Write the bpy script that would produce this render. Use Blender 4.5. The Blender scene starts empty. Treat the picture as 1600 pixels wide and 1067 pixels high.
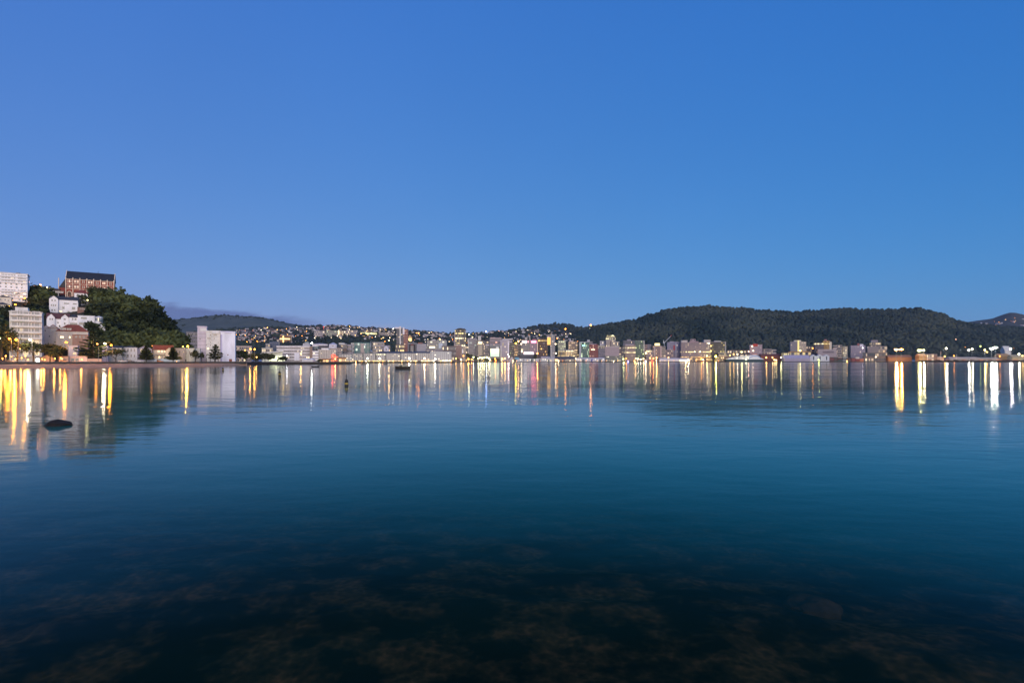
import bpy, bmesh, math, random
import numpy as np
from mathutils import Vector, Matrix
from mathutils.geometry import tessellate_polygon

random.seed(7)
rng = np.random.default_rng(7)
C = bpy.context.scene.collection
sc = bpy.context.scene
R = math.radians

# ------------------------------------------------------------------ camera
F = 800.0        # focal length in photo pixels (photo is 1600 wide)
HOR = 564.0      # photo row of the horizon
H = 3.2          # eye height above the water, metres
cd = bpy.data.cameras.new('camera')
cam = bpy.data.objects.new('camera', cd)
C.objects.link(cam)
cam.location = (0, 0, H)
cam.rotation_euler = (math.pi / 2, 0, 0)
cd.sensor_width = 36
cd.lens = 18
cd.shift_y = (HOR - 533.5) / 1600
cd.clip_start = 0.1
cd.clip_end = 30000
sc.camera = cam

# ------------------------------------------------------------------ world: dawn sky, sun just up behind the camera
SUN_EL, SUN_AZ = 5.0, 160.0
w = bpy.data.worlds.new('World')
sc.world = w
w.use_nodes = True
nt = w.node_tree
N, L = nt.nodes, nt.links


def nd(tree, typ, **kw):
    n = tree.nodes.new(typ)
    for k, v in kw.items():
        setattr(n, k, v)
    return n


def math_node(tree, op, a, b=None, clamp=False):
    n = tree.nodes.new('ShaderNodeMath')
    n.operation = op
    n.use_clamp = clamp
    for i, v in enumerate((a, b)):
        if v is None:
            continue
        if isinstance(v, (int, float)):
            n.inputs[i].default_value = v
        else:
            tree.links.new(v, n.inputs[i])
    return n.outputs[0]


bg = N['Background']
sky = nd(nt, 'ShaderNodeTexSky', sky_type='NISHITA', sun_disc=False)
sky.sun_elevation = R(SUN_EL)
sky.sun_rotation = R(SUN_AZ)
sky.ozone_density = 4
sky.air_density = 1
sky.dust_density = 0.5
sep = nd(nt, 'ShaderNodeSeparateColor')
L.new(sky.outputs[0], sep.inputs[0])
# the camera's tone curve, channel by channel
r_ = math_node(nt, 'MULTIPLY', math_node(nt, 'POWER', math_node(nt, 'MULTIPLY', sep.outputs[0], 1 / .247), .89), .50)
g_ = math_node(nt, 'MULTIPLY', math_node(nt, 'POWER', math_node(nt, 'MULTIPLY', sep.outputs[1], 1 / .777), .53), 1.90)
b_ = math_node(nt, 'MULTIPLY', math_node(nt, 'POWER', math_node(nt, 'MULTIPLY', sep.outputs[2], 1 / 1.77), .19), 6.0)
# low cloud banks on the far horizon, by direction
tc = nd(nt, 'ShaderNodeTexCoord')
sx = nd(nt, 'ShaderNodeSeparateXYZ')
L.new(tc.outputs['Generated'], sx.inputs[0])
un = nd(nt, 'ShaderNodeTexNoise')
un.inputs['Scale'].default_value = 2.2
un.inputs['Detail'].default_value = 4
L.new(tc.outputs['Generated'], un.inputs['Vector'])
uneven = math_node(nt, 'ADD', math_node(nt, 'MULTIPLY', un.outputs[0], .10), .95)
comb = nd(nt, 'ShaderNodeCombineColor')
for i, (v, k0, k1) in enumerate(((r_, .93, -.30), (g_, 1.0, .05), (b_, .985, .0))):
    tint = math_node(nt, 'ADD', math_node(nt, 'MULTIPLY', sx.outputs[0], k1), k0)
    L.new(math_node(nt, 'MULTIPLY', math_node(nt, 'MULTIPLY', v, tint), uneven), comb.inputs[i])
ysafe = math_node(nt, 'MAXIMUM', sx.outputs[1], 0.02)
az = math_node(nt, 'DIVIDE', sx.outputs[0], ysafe)
el = math_node(nt, 'DIVIDE', sx.outputs[2], ysafe)
cv = nd(nt, 'ShaderNodeCombineXYZ')
L.new(math_node(nt, 'MULTIPLY', az, 22.0), cv.inputs[0])
L.new(math_node(nt, 'MULTIPLY', el, 90.0), cv.inputs[1])
cn = nd(nt, 'ShaderNodeTexNoise')
cn.inputs['Scale'].default_value = 1.0
cn.inputs['Detail'].default_value = 5
L.new(cv.outputs[0], cn.inputs['Vector'])


def ramp01(x, a, b):
    n = nd(nt, 'ShaderNodeMapRange', clamp=True, interpolation_type='SMOOTHSTEP')
    n.inputs[1].default_value = a
    n.inputs[2].default_value = b
    L.new(x, n.inputs[0])
    return n.outputs[0]


def cloud(base_col, a0, a1, a2, a3, top_l, slope, soft, amount, nstr):
    """bank of cloud between azimuth tangents a0..a3, its top edge at tan(elevation) top_l + slope * (az - a1)"""
    global base
    top = math_node(nt, 'ADD', math_node(nt, 'MULTIPLY', math_node(nt, 'SUBTRACT', az, a1), slope), top_l)
    top = math_node(nt, 'ADD', top, math_node(nt, 'MULTIPLY', math_node(nt, 'SUBTRACT', cn.outputs[0], .5), nstr))
    d = math_node(nt, 'SUBTRACT', top, el)
    m = math_node(nt, 'MULTIPLY', ramp01(d, -soft * .4, soft), ramp01(az, a0, a1))
    m = math_node(nt, 'MULTIPLY', m, ramp01(az, a3, a2))
    m = math_node(nt, 'MULTIPLY', m, amount)
    mx = nd(nt, 'ShaderNodeMix', data_type='RGBA')
    L.new(m, mx.inputs[0])
    L.new(base, mx.inputs[6])
    mx.inputs[7].default_value = (*base_col, 1)
    base = mx.outputs[2]


base = comb.outputs[0]
cloud((1.25, 1.75, 3.9), -.80, -.69, -.47, -.33, .113, -.10, .010, .95, .026)
cloud((3.6, 3.9, 5.4), -.33, -.27, -.24, -.18, .068, .02, .012, .5, .02)
L.new(base, bg.inputs[0])
bg.inputs[1].default_value = 0.1

sd = bpy.data.lights.new('dawn_sun', 'SUN')
sd.energy = 2.5
sd.angle = R(50)
sd.color = (1.0, 0.85, 0.70)
sun = bpy.data.objects.new('dawn_sun', sd)
C.objects.link(sun)
sun_dir = Vector((math.sin(R(SUN_AZ)), math.cos(R(SUN_AZ)), math.tan(R(16)))).normalized()
sun.rotation_euler = sun_dir.to_track_quat('Z', 'Y').to_euler()

vs = sc.view_settings
vs.view_transform = 'Standard'
vs.look = 'None'
vs.exposure = 0
vs.gamma = 1
cy = sc.cycles
cy.use_denoising = True
cy.max_bounces = 6
cy.diffuse_bounces = 2
cy.glossy_bounces = 3
cy.transmission_bounces = 2
cy.transparent_max_bounces = 6
cy.caustics_reflective = False
cy.caustics_refractive = False
cy.sample_clamp_indirect = 8
cy.filter_width = 1.5

# ------------------------------------------------------------------ helpers


def PX(px, Y):
    return (px - 800) / F * Y


def PZ(py, Y):
    return H + (HOR - py) / F * Y


def tag(o, label=None, cat=None, group=None, kind=None):
    if label:
        o['label'] = label
    if cat:
        o['category'] = cat
    if group:
        o['group'] = group
    if kind:
        o['kind'] = kind
    return o


def empty(name, loc, rz=0):
    o = bpy.data.objects.new(name, None)
    o.empty_display_size = .5
    C.objects.link(o)
    o.location = loc
    o.rotation_euler = (0, 0, rz)
    return o


def thing(name, label, cat, loc, rz=0, group=None):
    return tag(empty(name, loc, rz), label, cat, group)


class MB:
    """collects shapes into one mesh"""

    def __init__(s):
        s.v, s.f, s.m = [], [], []

    def add(s, vs_, fs, m=0):
        k = len(s.v)
        s.v.extend(vs_)
        for f in fs:
            s.f.append([i + k for i in f])
            s.m.append(m)
        return s

    def box(s, x0, x1, y0, y1, z0, z1, m=0):
        v = [(x, y, z) for z in (z0, z1) for y in (y0, y1) for x in (x0, x1)]
        return s.add(v, [(0, 2, 3, 1), (4, 5, 7, 6), (0, 1, 5, 4), (1, 3, 7, 5), (3, 2, 6, 7), (2, 0, 4, 6)], m)

    def bar(s, a, b, r0, r1=None, n=6, m=0):
        r1 = r0 if r1 is None else r1
        a, b = Vector(a), Vector(b)
        d = (b - a).normalized()
        u = d.cross(Vector((0, 0, 1)) if abs(d.z) < .9 else Vector((1, 0, 0))).normalized()
        w_ = d.cross(u)
        v = []
        for c, r in ((a, r0), (b, r1)):
            for i in range(n):
                t = 2 * math.pi * i / n
                v.append(tuple(c + u * (r * math.cos(t)) + w_ * (r * math.sin(t))))
        f = [(i, (i + 1) % n, n + (i + 1) % n, n + i) for i in range(n)]
        f += [tuple(range(n - 1, -1, -1)), tuple(range(n, 2 * n))]
        return s.add(v, f, m)

    def lathe(s, prof, n=12, m=0, cx=0, cy=0):
        v, f = [], []
        for (r, z) in prof:
            for i in range(n):
                t = 2 * math.pi * i / n
                v.append((cx + r * math.cos(t), cy + r * math.sin(t), z))
        for j in range(len(prof) - 1):
            for i in range(n):
                f.append((j * n + i, j * n + (i + 1) % n, (j + 1) * n + (i + 1) % n, (j + 1) * n + i))
        f.append(tuple(range(n - 1, -1, -1)))
        k = (len(prof) - 1) * n
        f.append(tuple(range(k, k + n)))
        return s.add(v, f, m)

    def ball(s, c, r, n=8, k=5, m=0, sz=1):
        prof = [(max(r * math.sin(math.pi * j / k), r * .02), -r * sz * math.cos(math.pi * j / k)) for j in range(k + 1)]
        b = MB().lathe(prof, n)
        return s.add([(x + c[0], y + c[1], z + c[2]) for x, y, z in b.v], b.f, m)

    def prism(s, poly, y0, y1, m=0):
        """polygon in x,z (anticlockwise seen from -y) run from y0 to y1"""
        n = len(poly)
        v = [(x, y0, z) for x, z in poly] + [(x, y1, z) for x, z in poly]
        f = [tuple(range(n)), tuple(range(2 * n - 1, n - 1, -1))]
        f += [((i + 1) % n, i, n + i, n + (i + 1) % n) for i in range(n)]
        return s.add(v, f, m)

    def build(s, name, mats, parent=None, smooth=False, loc=None):
        me = bpy.data.meshes.new(name)
        me.from_pydata([tuple(p) for p in s.v], [], s.f)
        mats = mats if isinstance(mats, (list, tuple)) else [mats]
        for m in mats:
            me.materials.append(m)
        if len(mats) > 1:
            me.polygons.foreach_set('material_index', s.m)
        if smooth:
            me.polygons.foreach_set('use_smooth', [True] * len(s.f))
        me.update()
        o = bpy.data.objects.new(name, me)
        C.objects.link(o)
        if parent:
            o.parent = parent
        if loc:
            o.location = loc
        return o


# ------------------------------------------------------------------ materials
_mc = {}


def new_mat(name):
    m = bpy.data.materials.new(name)
    m.use_nodes = True
    t = m.node_tree
    p = t.nodes['Principled BSDF']
    return m, t, p


def paint(col, rough=.7, var=.18, scale=.35, name='painted wall'):
    """plain wall paint, plaster or concrete with weather streaks"""
    key = ('p', tuple(round(c, 3) for c in col), rough, var, scale)
    if key in _mc:
        return _mc[key]
    m, t, p = new_mat(name)
    p.inputs['Roughness'].default_value = rough
    co = nd(t, 'ShaderNodeTexCoord')
    mp = nd(t, 'ShaderNodeMapping')
    mp.inputs['Scale'].default_value = (1, 1, .35)
    t.links.new(co.outputs['Object'], mp.inputs[0])
    n = nd(t, 'ShaderNodeTexNoise')
    n.inputs['Scale'].default_value = scale
    n.inputs['Detail'].default_value = 6
    t.links.new(mp.outputs[0], n.inputs['Vector'])
    mr = nd(t, 'ShaderNodeMapRange')
    mr.inputs[1].default_value = .3
    mr.inputs[2].default_value = .7
    mr.inputs[3].default_value = 1 - var
    mr.inputs[4].default_value = 1 + var * .5
    t.links.new(n.outputs[0], mr.inputs[0])
    mx = nd(t, 'ShaderNodeVectorMath', operation='SCALE')
    mx.inputs[0].default_value = col
    t.links.new(mr.outputs[0], mx.inputs['Scale'])
    t.links.new(mx.outputs[0], p.inputs['Base Color'])
    _mc[key] = m
    return m


def tiles(col, name='roof tiles', rows=.45):
    key = ('t', tuple(round(c, 3) for c in col))
    if key in _mc:
        return _mc[key]
    m, t, p = new_mat(name)
    p.inputs['Roughness'].default_value = .75
    co = nd(t, 'ShaderNodeTexCoord')
    b = nd(t, 'ShaderNodeTexBrick')
    b.inputs['Scale'].default_value = 1
    b.inputs['Color1'].default_value = (*[c * .8 for c in col], 1)
    b.inputs['Color2'].default_value = (*[min(1, c * 1.25) for c in col], 1)
    b.inputs['Mortar'].default_value = (*[c * .5 for c in col], 1)
    b.inputs['Brick Width'].default_value = .5
    b.inputs['Row Height'].default_value = rows
    b.inputs['Mortar Size'].default_value = .03
    t.links.new(co.outputs['Object'], b.inputs['Vector'])
    t.links.new(b.outputs[0], p.inputs['Base Color'])
    _mc[key] = m
    return m


def glass(col=(.03, .04, .05), rough=.12):
    key = ('g', col, rough)
    if key in _mc:
        return _mc[key]
    m, t, p = new_mat('window glass')
    p.inputs['Base Color'].default_value = (*col, 1)
    p.inputs['Roughness'].default_value = rough
    p.inputs['Specular IOR Level'].default_value = .8
    _mc[key] = m
    return m


def glow(col, strength, name='lamp light'):
    key = ('e', tuple(col), strength)
    if key in _mc:
        return _mc[key]
    m, t, p = new_mat(name)
    p.inputs['Base Color'].default_value = (*col, 1)
    p.inputs['Emission Color'].default_value = (*col, 1)
    p.inputs['Emission Strength'].default_value = strength
    _mc[key] = m
    return m


def panes(lit=.15, lcol=(1, .72, .36), strength=1.6, pw=2.4, gcol=(.05, .055, .07), gap=.2, mull=(.3, .28, .27)):
    """a row of window panes: dark glass, mullions, some rooms lit"""
    key = ('b', lit, lcol, strength, pw, gcol, gap, mull)
    if key in _mc:
        return _mc[key]
    m, t, p = new_mat('window row')
    co = nd(t, 'ShaderNodeTexCoord')
    oi = nd(t, 'ShaderNodeObjectInfo')
    sp = nd(t, 'ShaderNodeSeparateXYZ')
    t.links.new(co.outputs['Object'], sp.inputs[0])
    u = math_node(t, 'DIVIDE', math_node(t, 'ADD', sp.outputs[0], sp.outputs[1]), pw)
    u = math_node(t, 'ADD', u, 500.37)
    cell = math_node(t, 'FLOOR', u)
    fr = math_node(t, 'FRACT', u)
    cx = nd(t, 'ShaderNodeCombineXYZ')
    t.links.new(cell, cx.inputs[0])
    t.links.new(math_node(t, 'MULTIPLY', oi.outputs['Random'], 977.0), cx.inputs[1])
    wn = nd(t, 'ShaderNodeTexWhiteNoise', noise_dimensions='2D')
    t.links.new(cx.outputs[0], wn.inputs['Vector'])
    is_lit = math_node(t, 'LESS_THAN', wn.outputs['Value'], lit)
    sc2 = nd(t, 'ShaderNodeSeparateColor')
    t.links.new(wn.outputs['Color'], sc2.inputs[0])
    bright = math_node(t, 'MULTIPLY', math_node(t, 'ADD', math_node(t, 'POWER', sc2.outputs[1], 2), .25), strength)
    open_ = math_node(t, 'GREATER_THAN', fr, gap)
    st = math_node(t, 'MULTIPLY', math_node(t, 'MULTIPLY', is_lit, open_), bright)
    p.inputs['Emission Color'].default_value = (*lcol, 1)
    t.links.new(st, p.inputs['Emission Strength'])
    mx = nd(t, 'ShaderNodeMix', data_type='RGBA')
    mx.inputs[6].default_value = (*mull, 1)
    # curtains: some panes paler than others
    mc = nd(t, 'ShaderNodeMix', data_type='RGBA')
    t.links.new(math_node(t, 'MULTIPLY', math_node(t, 'POWER', sc2.outputs[2], 3), .6), mc.inputs[0])
    mc.inputs[6].default_value = (*gcol, 1)
    mc.inputs[7].default_value = (.28, .26, .25, 1)
    t.links.new(mc.outputs[2], mx.inputs[7])
    t.links.new(open_, mx.inputs[0])
    t.links.new(mx.outputs[2], p.inputs['Base Color'])
    t.links.new(math_node(t, 'SUBTRACT', .7, math_node(t, 'MULTIPLY', open_, .5)), p.inputs['Roughness'])
    _mc[key] = m
    return m


def leaf_mat(name, c1, c2, scale=.02):
    m, t, p = new_mat(name)
    p.inputs['Roughness'].default_value = .75
    p.inputs['Specular IOR Level'].default_value = .25
    at = nd(t, 'ShaderNodeAttribute', attribute_name='tint')
    mx = nd(t, 'ShaderNodeMix', data_type='RGBA')
    mx.inputs[6].default_value = (*c1, 1)
    mx.inputs[7].default_value = (*c2, 1)
    t.links.new(at.outputs['Fac'], mx.inputs[0])
    t.links.new(mx.outputs[2], p.inputs['Base Color'])
    return m


LEAF = leaf_mat('headland leaves', (.012, .020, .007), (.108, .128, .040))
LEAF2 = leaf_mat('street tree leaves', (.022, .028, .010), (.095, .100, .035))
FOREST = leaf_mat('far forest leaves', (.013, .026, .020), (.054, .064, .042))
TOWNTREE = leaf_mat('town tree leaves', (.014, .022, .017), (.046, .058, .038))
BARK = paint((.06, .045, .035), .9, .3, 2, 'bark')
STEEL = paint((.22, .22, .23), .5, .15, 1, 'galvanised steel')
DARK = paint((.035, .033, .035), .7, .3, 1, 'dark paint')
ASPH = paint((.06, .058, .06), .9, .25, .3, 'asphalt')

# ------------------------------------------------------------------ setting: hills as real terrain


def interp(tab, x):
    xs = [a for a, _ in tab]
    ys = [b for _, b in tab]
    return float(np.interp(x, xs, ys))


def vnoise(x, y, s, seed):
    """smooth value noise, numpy"""
    x = np.asarray(x, float) / s
    y = np.asarray(y, float) / s
    xi, yi = np.floor(x), np.floor(y)
    fx, fy = x - xi, y - yi
    fx = fx * fx * (3 - 2 * fx)
    fy = fy * fy * (3 - 2 * fy)

    def h(a, b):
        v = np.sin(a * 127.1 + b * 311.7 + seed * 74.7) * 43758.5453
        return v - np.floor(v)
    return (h(xi, yi) * (1 - fx) + h(xi + 1, yi) * fx) * (1 - fy) + (h(xi, yi + 1) * (1 - fx) + h(xi + 1, yi + 1) * fx) * fy - .5


def prom_Y(p):
    """depth of the promenade line of the left bay at photo column p"""
    return 306.4 / ((800 - p) / 800 + .3037)


class Hill:
    """terrain between a foot line and a ridge line, falling away behind the ridge"""

    def __init__(s, name, p0, p1, foot, ridge_d, ridge_y, rough, z_foot, nu, mat, bend=1.0, back=.35):
        s.foot, s.rd, s.ry, s.zf, s.rough, s.bend, s.back = foot, ridge_d, ridge_y, z_foot, rough, bend, back
        s.p0, s.p1 = p0, p1
        us = np.linspace(p0, p1, nu)
        ss = np.concatenate([np.linspace(0, 1, 34), np.linspace(1.12, 2, 8)])
        v, f = [], []
        for t in ss:
            for u in us:
                v.append(s.at(u, t))
        for j in range(len(ss) - 1):
            for i in range(nu - 1):
                a = j * nu + i
                f.append((a, a + 1, a + nu + 1, a + nu))
        me = MB().add(v, f)
        s.o = tag(me.build(name, mat, smooth=True), kind='structure')

    def at(s, u, t):
        yf = s.foot(u)
        yr = interp(s.rd, u)
        zr = PZ(interp(s.ry, u), yr)
        if t <= 1:
            Y = yf + (yr - yf) * t
            z = s.zf + (zr - s.zf) * (t ** s.bend)
            e = math.sin(math.pi * min(1, t)) * .8 + .2 * t
        else:
            Y = yr + (yr - yf) * s.back * (t - 1)
            z = zr + (min(0, s.zf - zr)) * (t - 1) * .8
            e = .3
        x = PX(u, Y)
        n = float(vnoise(x, Y, s.rough * 9, 1)) * 1.0 + float(vnoise(x, Y, s.rough * 4, 2)) * .5
        return (x, Y, z + n * s.rough * e)

    def find(s, u, py):
        """where the slope shows at photo row py in column u"""
        best = None
        for k in range(201):
            t = k / 200
            x, Y, z = s.at(u, t)
            y = HOR - (z - H) / Y * F
            if y <= py:
                return (x, Y, z)
            best = (x, Y, z)
        return best


def soil(name, c1, c2, scale):
    m, t, p = new_mat(name)
    p.inputs['Roughness'].default_value = .95
    co = nd(t, 'ShaderNodeTexCoord')
    n = nd(t, 'ShaderNodeTexNoise')
    n.inputs['Scale'].default_value = scale
    n.inputs['Detail'].default_value = 8
    t.links.new(co.outputs['Object'], n.inputs['Vector'])
    cr = nd(t, 'ShaderNodeValToRGB')
    cr.color_ramp.elements[0].position = .35
    cr.color_ramp.elements[0].color = (*c1, 1)
    cr.color_ramp.elements[1].position = .65
    cr.color_ramp.elements[1].color = (*c2, 1)
    t.links.new(n.outputs[0], cr.inputs[0])
    t.links.new(cr.outputs[0], p.inputs['Base Color'])
    return m


SOIL_BUSH = soil('bush floor', (.010, .013, .007), (.04, .035, .018), .12)
SOIL_FAR = soil('forest floor', (.010, .018, .016), (.03, .036, .028), .02)
SOIL_GRASS = soil('hill grass', (.050, .064, .052), (.095, .108, .084), .012)
SOIL_TOWN = soil('town slope', (.018, .022, .016), (.045, .045, .034), .02)

headland = Hill('headland_hill', -460, 330,
                lambda u: prom_Y(u) * 1.13,
                [(-460, 400), (-140, 420), (100, 435), (180, 430), (250, 410), (300, 400), (330, 400)],
                [(-460, 470), (-300, 440), (-140, 446), (0, 451), (45, 457), (95, 461), (137, 458), (180, 465), (215, 474), (240, 490), (262, 516), (285, 549), (305, 564.5), (330, 566)],
                2.2, 2.6, 110, SOIL_BUSH, .9)
grass_hill = Hill('grassy_hill', 120, 620,
                  lambda u: 2300,
                  [(120, 3300), (620, 3300)],
                  [(120, 510), (250, 501), (290, 498), (330, 493), (350, 492), (370, 494), (400, 495), (415, 497), (440, 503), (470, 508), (500, 510), (540, 513), (620, 524)],
                  14, 20, 120, SOIL_GRASS, 1.0)
suburb_hill = Hill('suburb_hill', 270, 960,
                   lambda u: 1250 + max(0, u - 560) * 1.3,
                   [(270, 2200), (500, 2350), (700, 2500), (960, 2500)],
                   [(270, 522), (330, 517), (400, 513), (440, 512), (480, 511), (500, 510), (520, 509), (560, 511), (600, 514), (640, 517), (680, 520), (700, 522), (720, 523), (740, 522), (760, 520), (780, 518), (800, 517), (830, 516), (860, 517), (900, 521), (960, 528)],
                   10, 6, 130, SOIL_TOWN, 1.0)
far_hill = Hill('far_hill', 740, 960,
                lambda u: 2700,
                [(740, 3600), (960, 3600)],
                [(740, 524), (790, 518), (820, 513), (845, 508), (865, 506), (890, 508), (905, 511.5), (920, 515), (960, 522)],
                10, 30, 60, SOIL_FAR, 1.0)
forest_hill = Hill('forest_hill', 850, 2100,
                   lambda u: 1830,
                   [(850, 2500), (1000, 2700), (1450, 2800), (2100, 2800)],
                   [(850, 531), (880, 523), (900, 516), (920, 513), (940, 510), (960, 507), (975, 504), (1000, 498), (1015, 493), (1030, 488.5), (1045, 484), (1060, 482.5), (1080, 481), (1100, 480), (1140, 482), (1180, 485), (1220, 488), (1240, 489), (1270, 487), (1300, 484), (1320, 483), (1350, 485), (1400, 485), (1430, 483), (1450, 486), (1470, 491), (1490, 500.5), (1500, 503), (1520, 507), (1560, 511), (1600, 514), (1760, 524), (2100, 520)],
                   14, 6, 240, SOIL_FAR, .95)
right_hill = Hill('bare_hill', 1420, 2200,
                  lambda u: 2850,
                  [(1420, 3700), (2200, 3700)],
                  [(1420, 512), (1500, 505), (1530, 500.5), (1550, 498), (1565, 492), (1580, 488), (1590, 489), (1600, 492), (1640, 500), (1700, 506), (1800, 510), (2200, 505)],
                  14, 60, 90, soil('bare hill grass', (.03, .032, .032), (.055, .055, .05), .012), 1.0)

# ------------------------------------------------------------------ ground: one sheet with its quay edge
Q = [(-330, 20), (-300, 80)]
for p in (-460, -300, -200, -100, 0, 100, 200, 300, 360):
    Q.append((PX(p, prom_Y(p)), prom_Y(p)))
for (p, Y) in [(376, 385), (385, 420), (425, 470), (470, 490), (546, 500), (549, 640), (552, 796), (640, 800), (709, 806), (711, 1350), (760, 1420), (850, 1480), (1000, 1560), (1300, 1590), (1428, 1590), (1436, 1500), (1520, 1490), (1610, 1480), (1900, 1480)]:
    Q.append((PX(p, Y), Y))
GZ = 2.35
poly = Q + [(9000, 1480), (9000, 9000), (-9000, 9000), (-9000, 20)]
tri = tessellate_polygon([[Vector((x, y, 0)) for x, y in poly]])
g = MB()
g.add([(x, y, GZ) for x, y in poly], [tuple(t) for t in tri])
for a, b in zip(Q[:-1], Q[1:]):
    g.add([(*a, -5), (*b, -5), (*b, GZ), (*a, GZ)], [(0, 1, 2, 3)], 1)
QUAY = paint((.045, .035, .028), .9, .4, .3, 'wet quay stone')
GND = soil('town ground', (.05, .047, .045), (.11, .10, .09), .05)
ground = tag(g.build('ground', [GND, QUAY]), kind='structure')
bm = bmesh.new()
bm.from_mesh(ground.data)
for f in bm.faces:
    if f.material_index == 0 and f.normal.z < 0:
        f.normal_flip()
bm.to_mesh(ground.data)
bm.free()

# beach below the seawall
ps = np.linspace(-460, 386, 170)
v, f = [], []
nw = 12
for i, p in enumerate(ps):
    Yp = prom_Y(p)
    yw = interp([(-460, 580), (-150, 577.2), (0, 576), (200, 574), (350, 571.8), (386, 570.6)], p)
    Yw = H * F / (yw - HOR)
    Yw = min(Yw, Yp - 1.5)
    for j in range(nw):
        t = j / (nw - 3)
        Y = Yp + .3 + (Yw - Yp) * t
        z = 1.75 * (1 - t) + .12 * float(vnoise(p * 2.0, t * 30, 5, 3)) * (1 - abs(1 - t))
        if t > 1:
            z = (1 - t) * 2.5
        v.append((PX(p, Y) + (0), Y, z))
for i in range(len(ps) - 1):
    for j in range(nw - 1):
        a = i * nw + j
        f.append((a, a + 1, a + nw + 1, a + nw))
SAND = soil('wet sand', (.38, .20, .11), (.55, .32, .19), .25)
tag(MB().add(v, f).build('beach', SAND, smooth=True), kind='structure')


def along(p0, p1, n, off, z0, z1, th):
    """a wall that follows the promenade line"""
    mb = MB()
    k = 0
    vv, ff = [], []
    for i in range(n + 1):
        p = p0 + (p1 - p0) * i / n
        Y = prom_Y(p)
        nx, ny = .957, -.290          # towards the water
        x, y = PX(p, Y) + nx * off, Y + ny * off
        for (o2, z) in ((0, z0), (0, z1), (th, z1), (th, z0)):
            vv.append((x + nx * o2, y + ny * o2, z))
    for i in range(n):
        for j in range(4):
            a = i * 4 + j
            b = i * 4 + (j + 1) % 4
            ff.append((a, b, b + 4, a + 4))
    ff.append((0, 1, 2, 3))
    ff.append((n * 4 + 3, n * 4 + 2, n * 4 + 1, n * 4))
    return mb.add(vv, ff)


sw = thing('seawall', 'long low grey stone seawall between the beach and the promenade', 'wall', (0, 0, 0))
along(-460, 384, 90, .0, 1.0, 2.55, .6).build('wall', paint((.085, .075, .06), .9, .4, .5, 'sea wall stone'), sw)
along(-460, 384, 90, -.15, 2.553, 2.85, .9).build('coping', paint((.16, .14, .12), .9, .3, .5, 'coping stone'), sw)

# ------------------------------------------------------------------ sea bed and water
xs = np.concatenate([-np.geomspace(5000, 40, 14), np.linspace(-30, 30, 150), np.geomspace(40, 5000, 14)])
ysd = np.concatenate([np.linspace(-20, 2, 6), np.linspace(2.6, 26, 130), np.geomspace(28, 1700, 24)])


def bed_z(x, y):
    x, y = np.asarray(x, float), np.asarray(y, float)
    d = y + .16 * x + 1.2 * vnoise(x, y, 5, 11)
    d = d + 1.0 * np.clip(x - 3, 0, 20) * .16
    z = -.36 - .03 * np.clip(d - 4, 0, 5) - .13 * np.clip(d - 7.8, 0, None)
    z = np.maximum(z, -9)
    near = np.clip(1 - (y - 14) / 16, 0, 1) * np.clip(1 - (np.abs(x) - 24) / 10, 0, 1)
    b = .12 * vnoise(x, y, 1.3, 5) + .10 * vnoise(x, y, .55, 6) + .08 * np.abs(vnoise(x, y, .25, 7))
    return z + b * near


GX, GY = np.meshgrid(xs, ysd)
BZ = bed_z(GX, GY)
nx_, ny_ = len(xs), len(ysd)
vv = np.stack([GX, GY, BZ], -1).reshape(-1, 3).tolist()
ff = [(j * nx_ + i, j * nx_ + i + 1, (j + 1) * nx_ + i + 1, (j + 1) * nx_ + i) for j in range(ny_ - 1) for i in range(nx_ - 1)]
m, t, p = new_mat('weedy sea bed')
p.inputs['Specular IOR Level'].default_value = 0.02      # under water: hardly any gloss
p.inputs['Roughness'].default_value = .9
co = nd(t, 'ShaderNodeTexCoord')
n1 = nd(t, 'ShaderNodeTexNoise')
n1.inputs['Scale'].default_value = 1.35
n1.inputs['Detail'].default_value = 5
n1.inputs['Roughness'].default_value = .6
n2 = nd(t, 'ShaderNodeTexVoronoi')
n2.inputs['Scale'].default_value = 9.0
n3 = nd(t, 'ShaderNodeTexNoise')
n3.inputs['Scale'].default_value = 8.5
n3.inputs['Detail'].default_value = 8
n3.inputs['Roughness'].default_value = .7
for n in (n1, n2, n3):
    t.links.new(co.outputs['Object'], n.inputs['Vector'])
weed = nd(t, 'ShaderNodeMapRange', clamp=True)
weed.inputs[1].default_value = .45
weed.inputs[2].default_value = .62
t.links.new(n1.outputs[0], weed.inputs[0])
stone = nd(t, 'ShaderNodeValToRGB')
stone.color_ramp.elements[0].position = .30
stone.color_ramp.elements[0].color = (.018, .008, .003, 1)
stone.color_ramp.elements[1].position = .72
stone.color_ramp.elements[1].color = (.135, .052, .018, 1)
e = stone.color_ramp.elements.new(.5)
e.color = (.050, .025, .008, 1)
mixn = math_node(t, 'ADD', math_node(t, 'MULTIPLY', n3.outputs[0], .7), math_node(t, 'MULTIPLY', n2.outputs['Distance'], .3))
t.links.new(mixn, stone.inputs[0])
mx = nd(t, 'ShaderNodeMix', data_type='RGBA')
mx.inputs[6].default_value = (.006, .0040, .0022, 1)
t.links.new(weed.outputs[0], mx.inputs[0])
t.links.new(stone.outputs[0], mx.inputs[7])
t.links.new(mx.outputs[2], p.inputs['Base Color'])
tag(MB().add(vv, ff).build('seabed', m, smooth=True), kind='structure')

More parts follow.
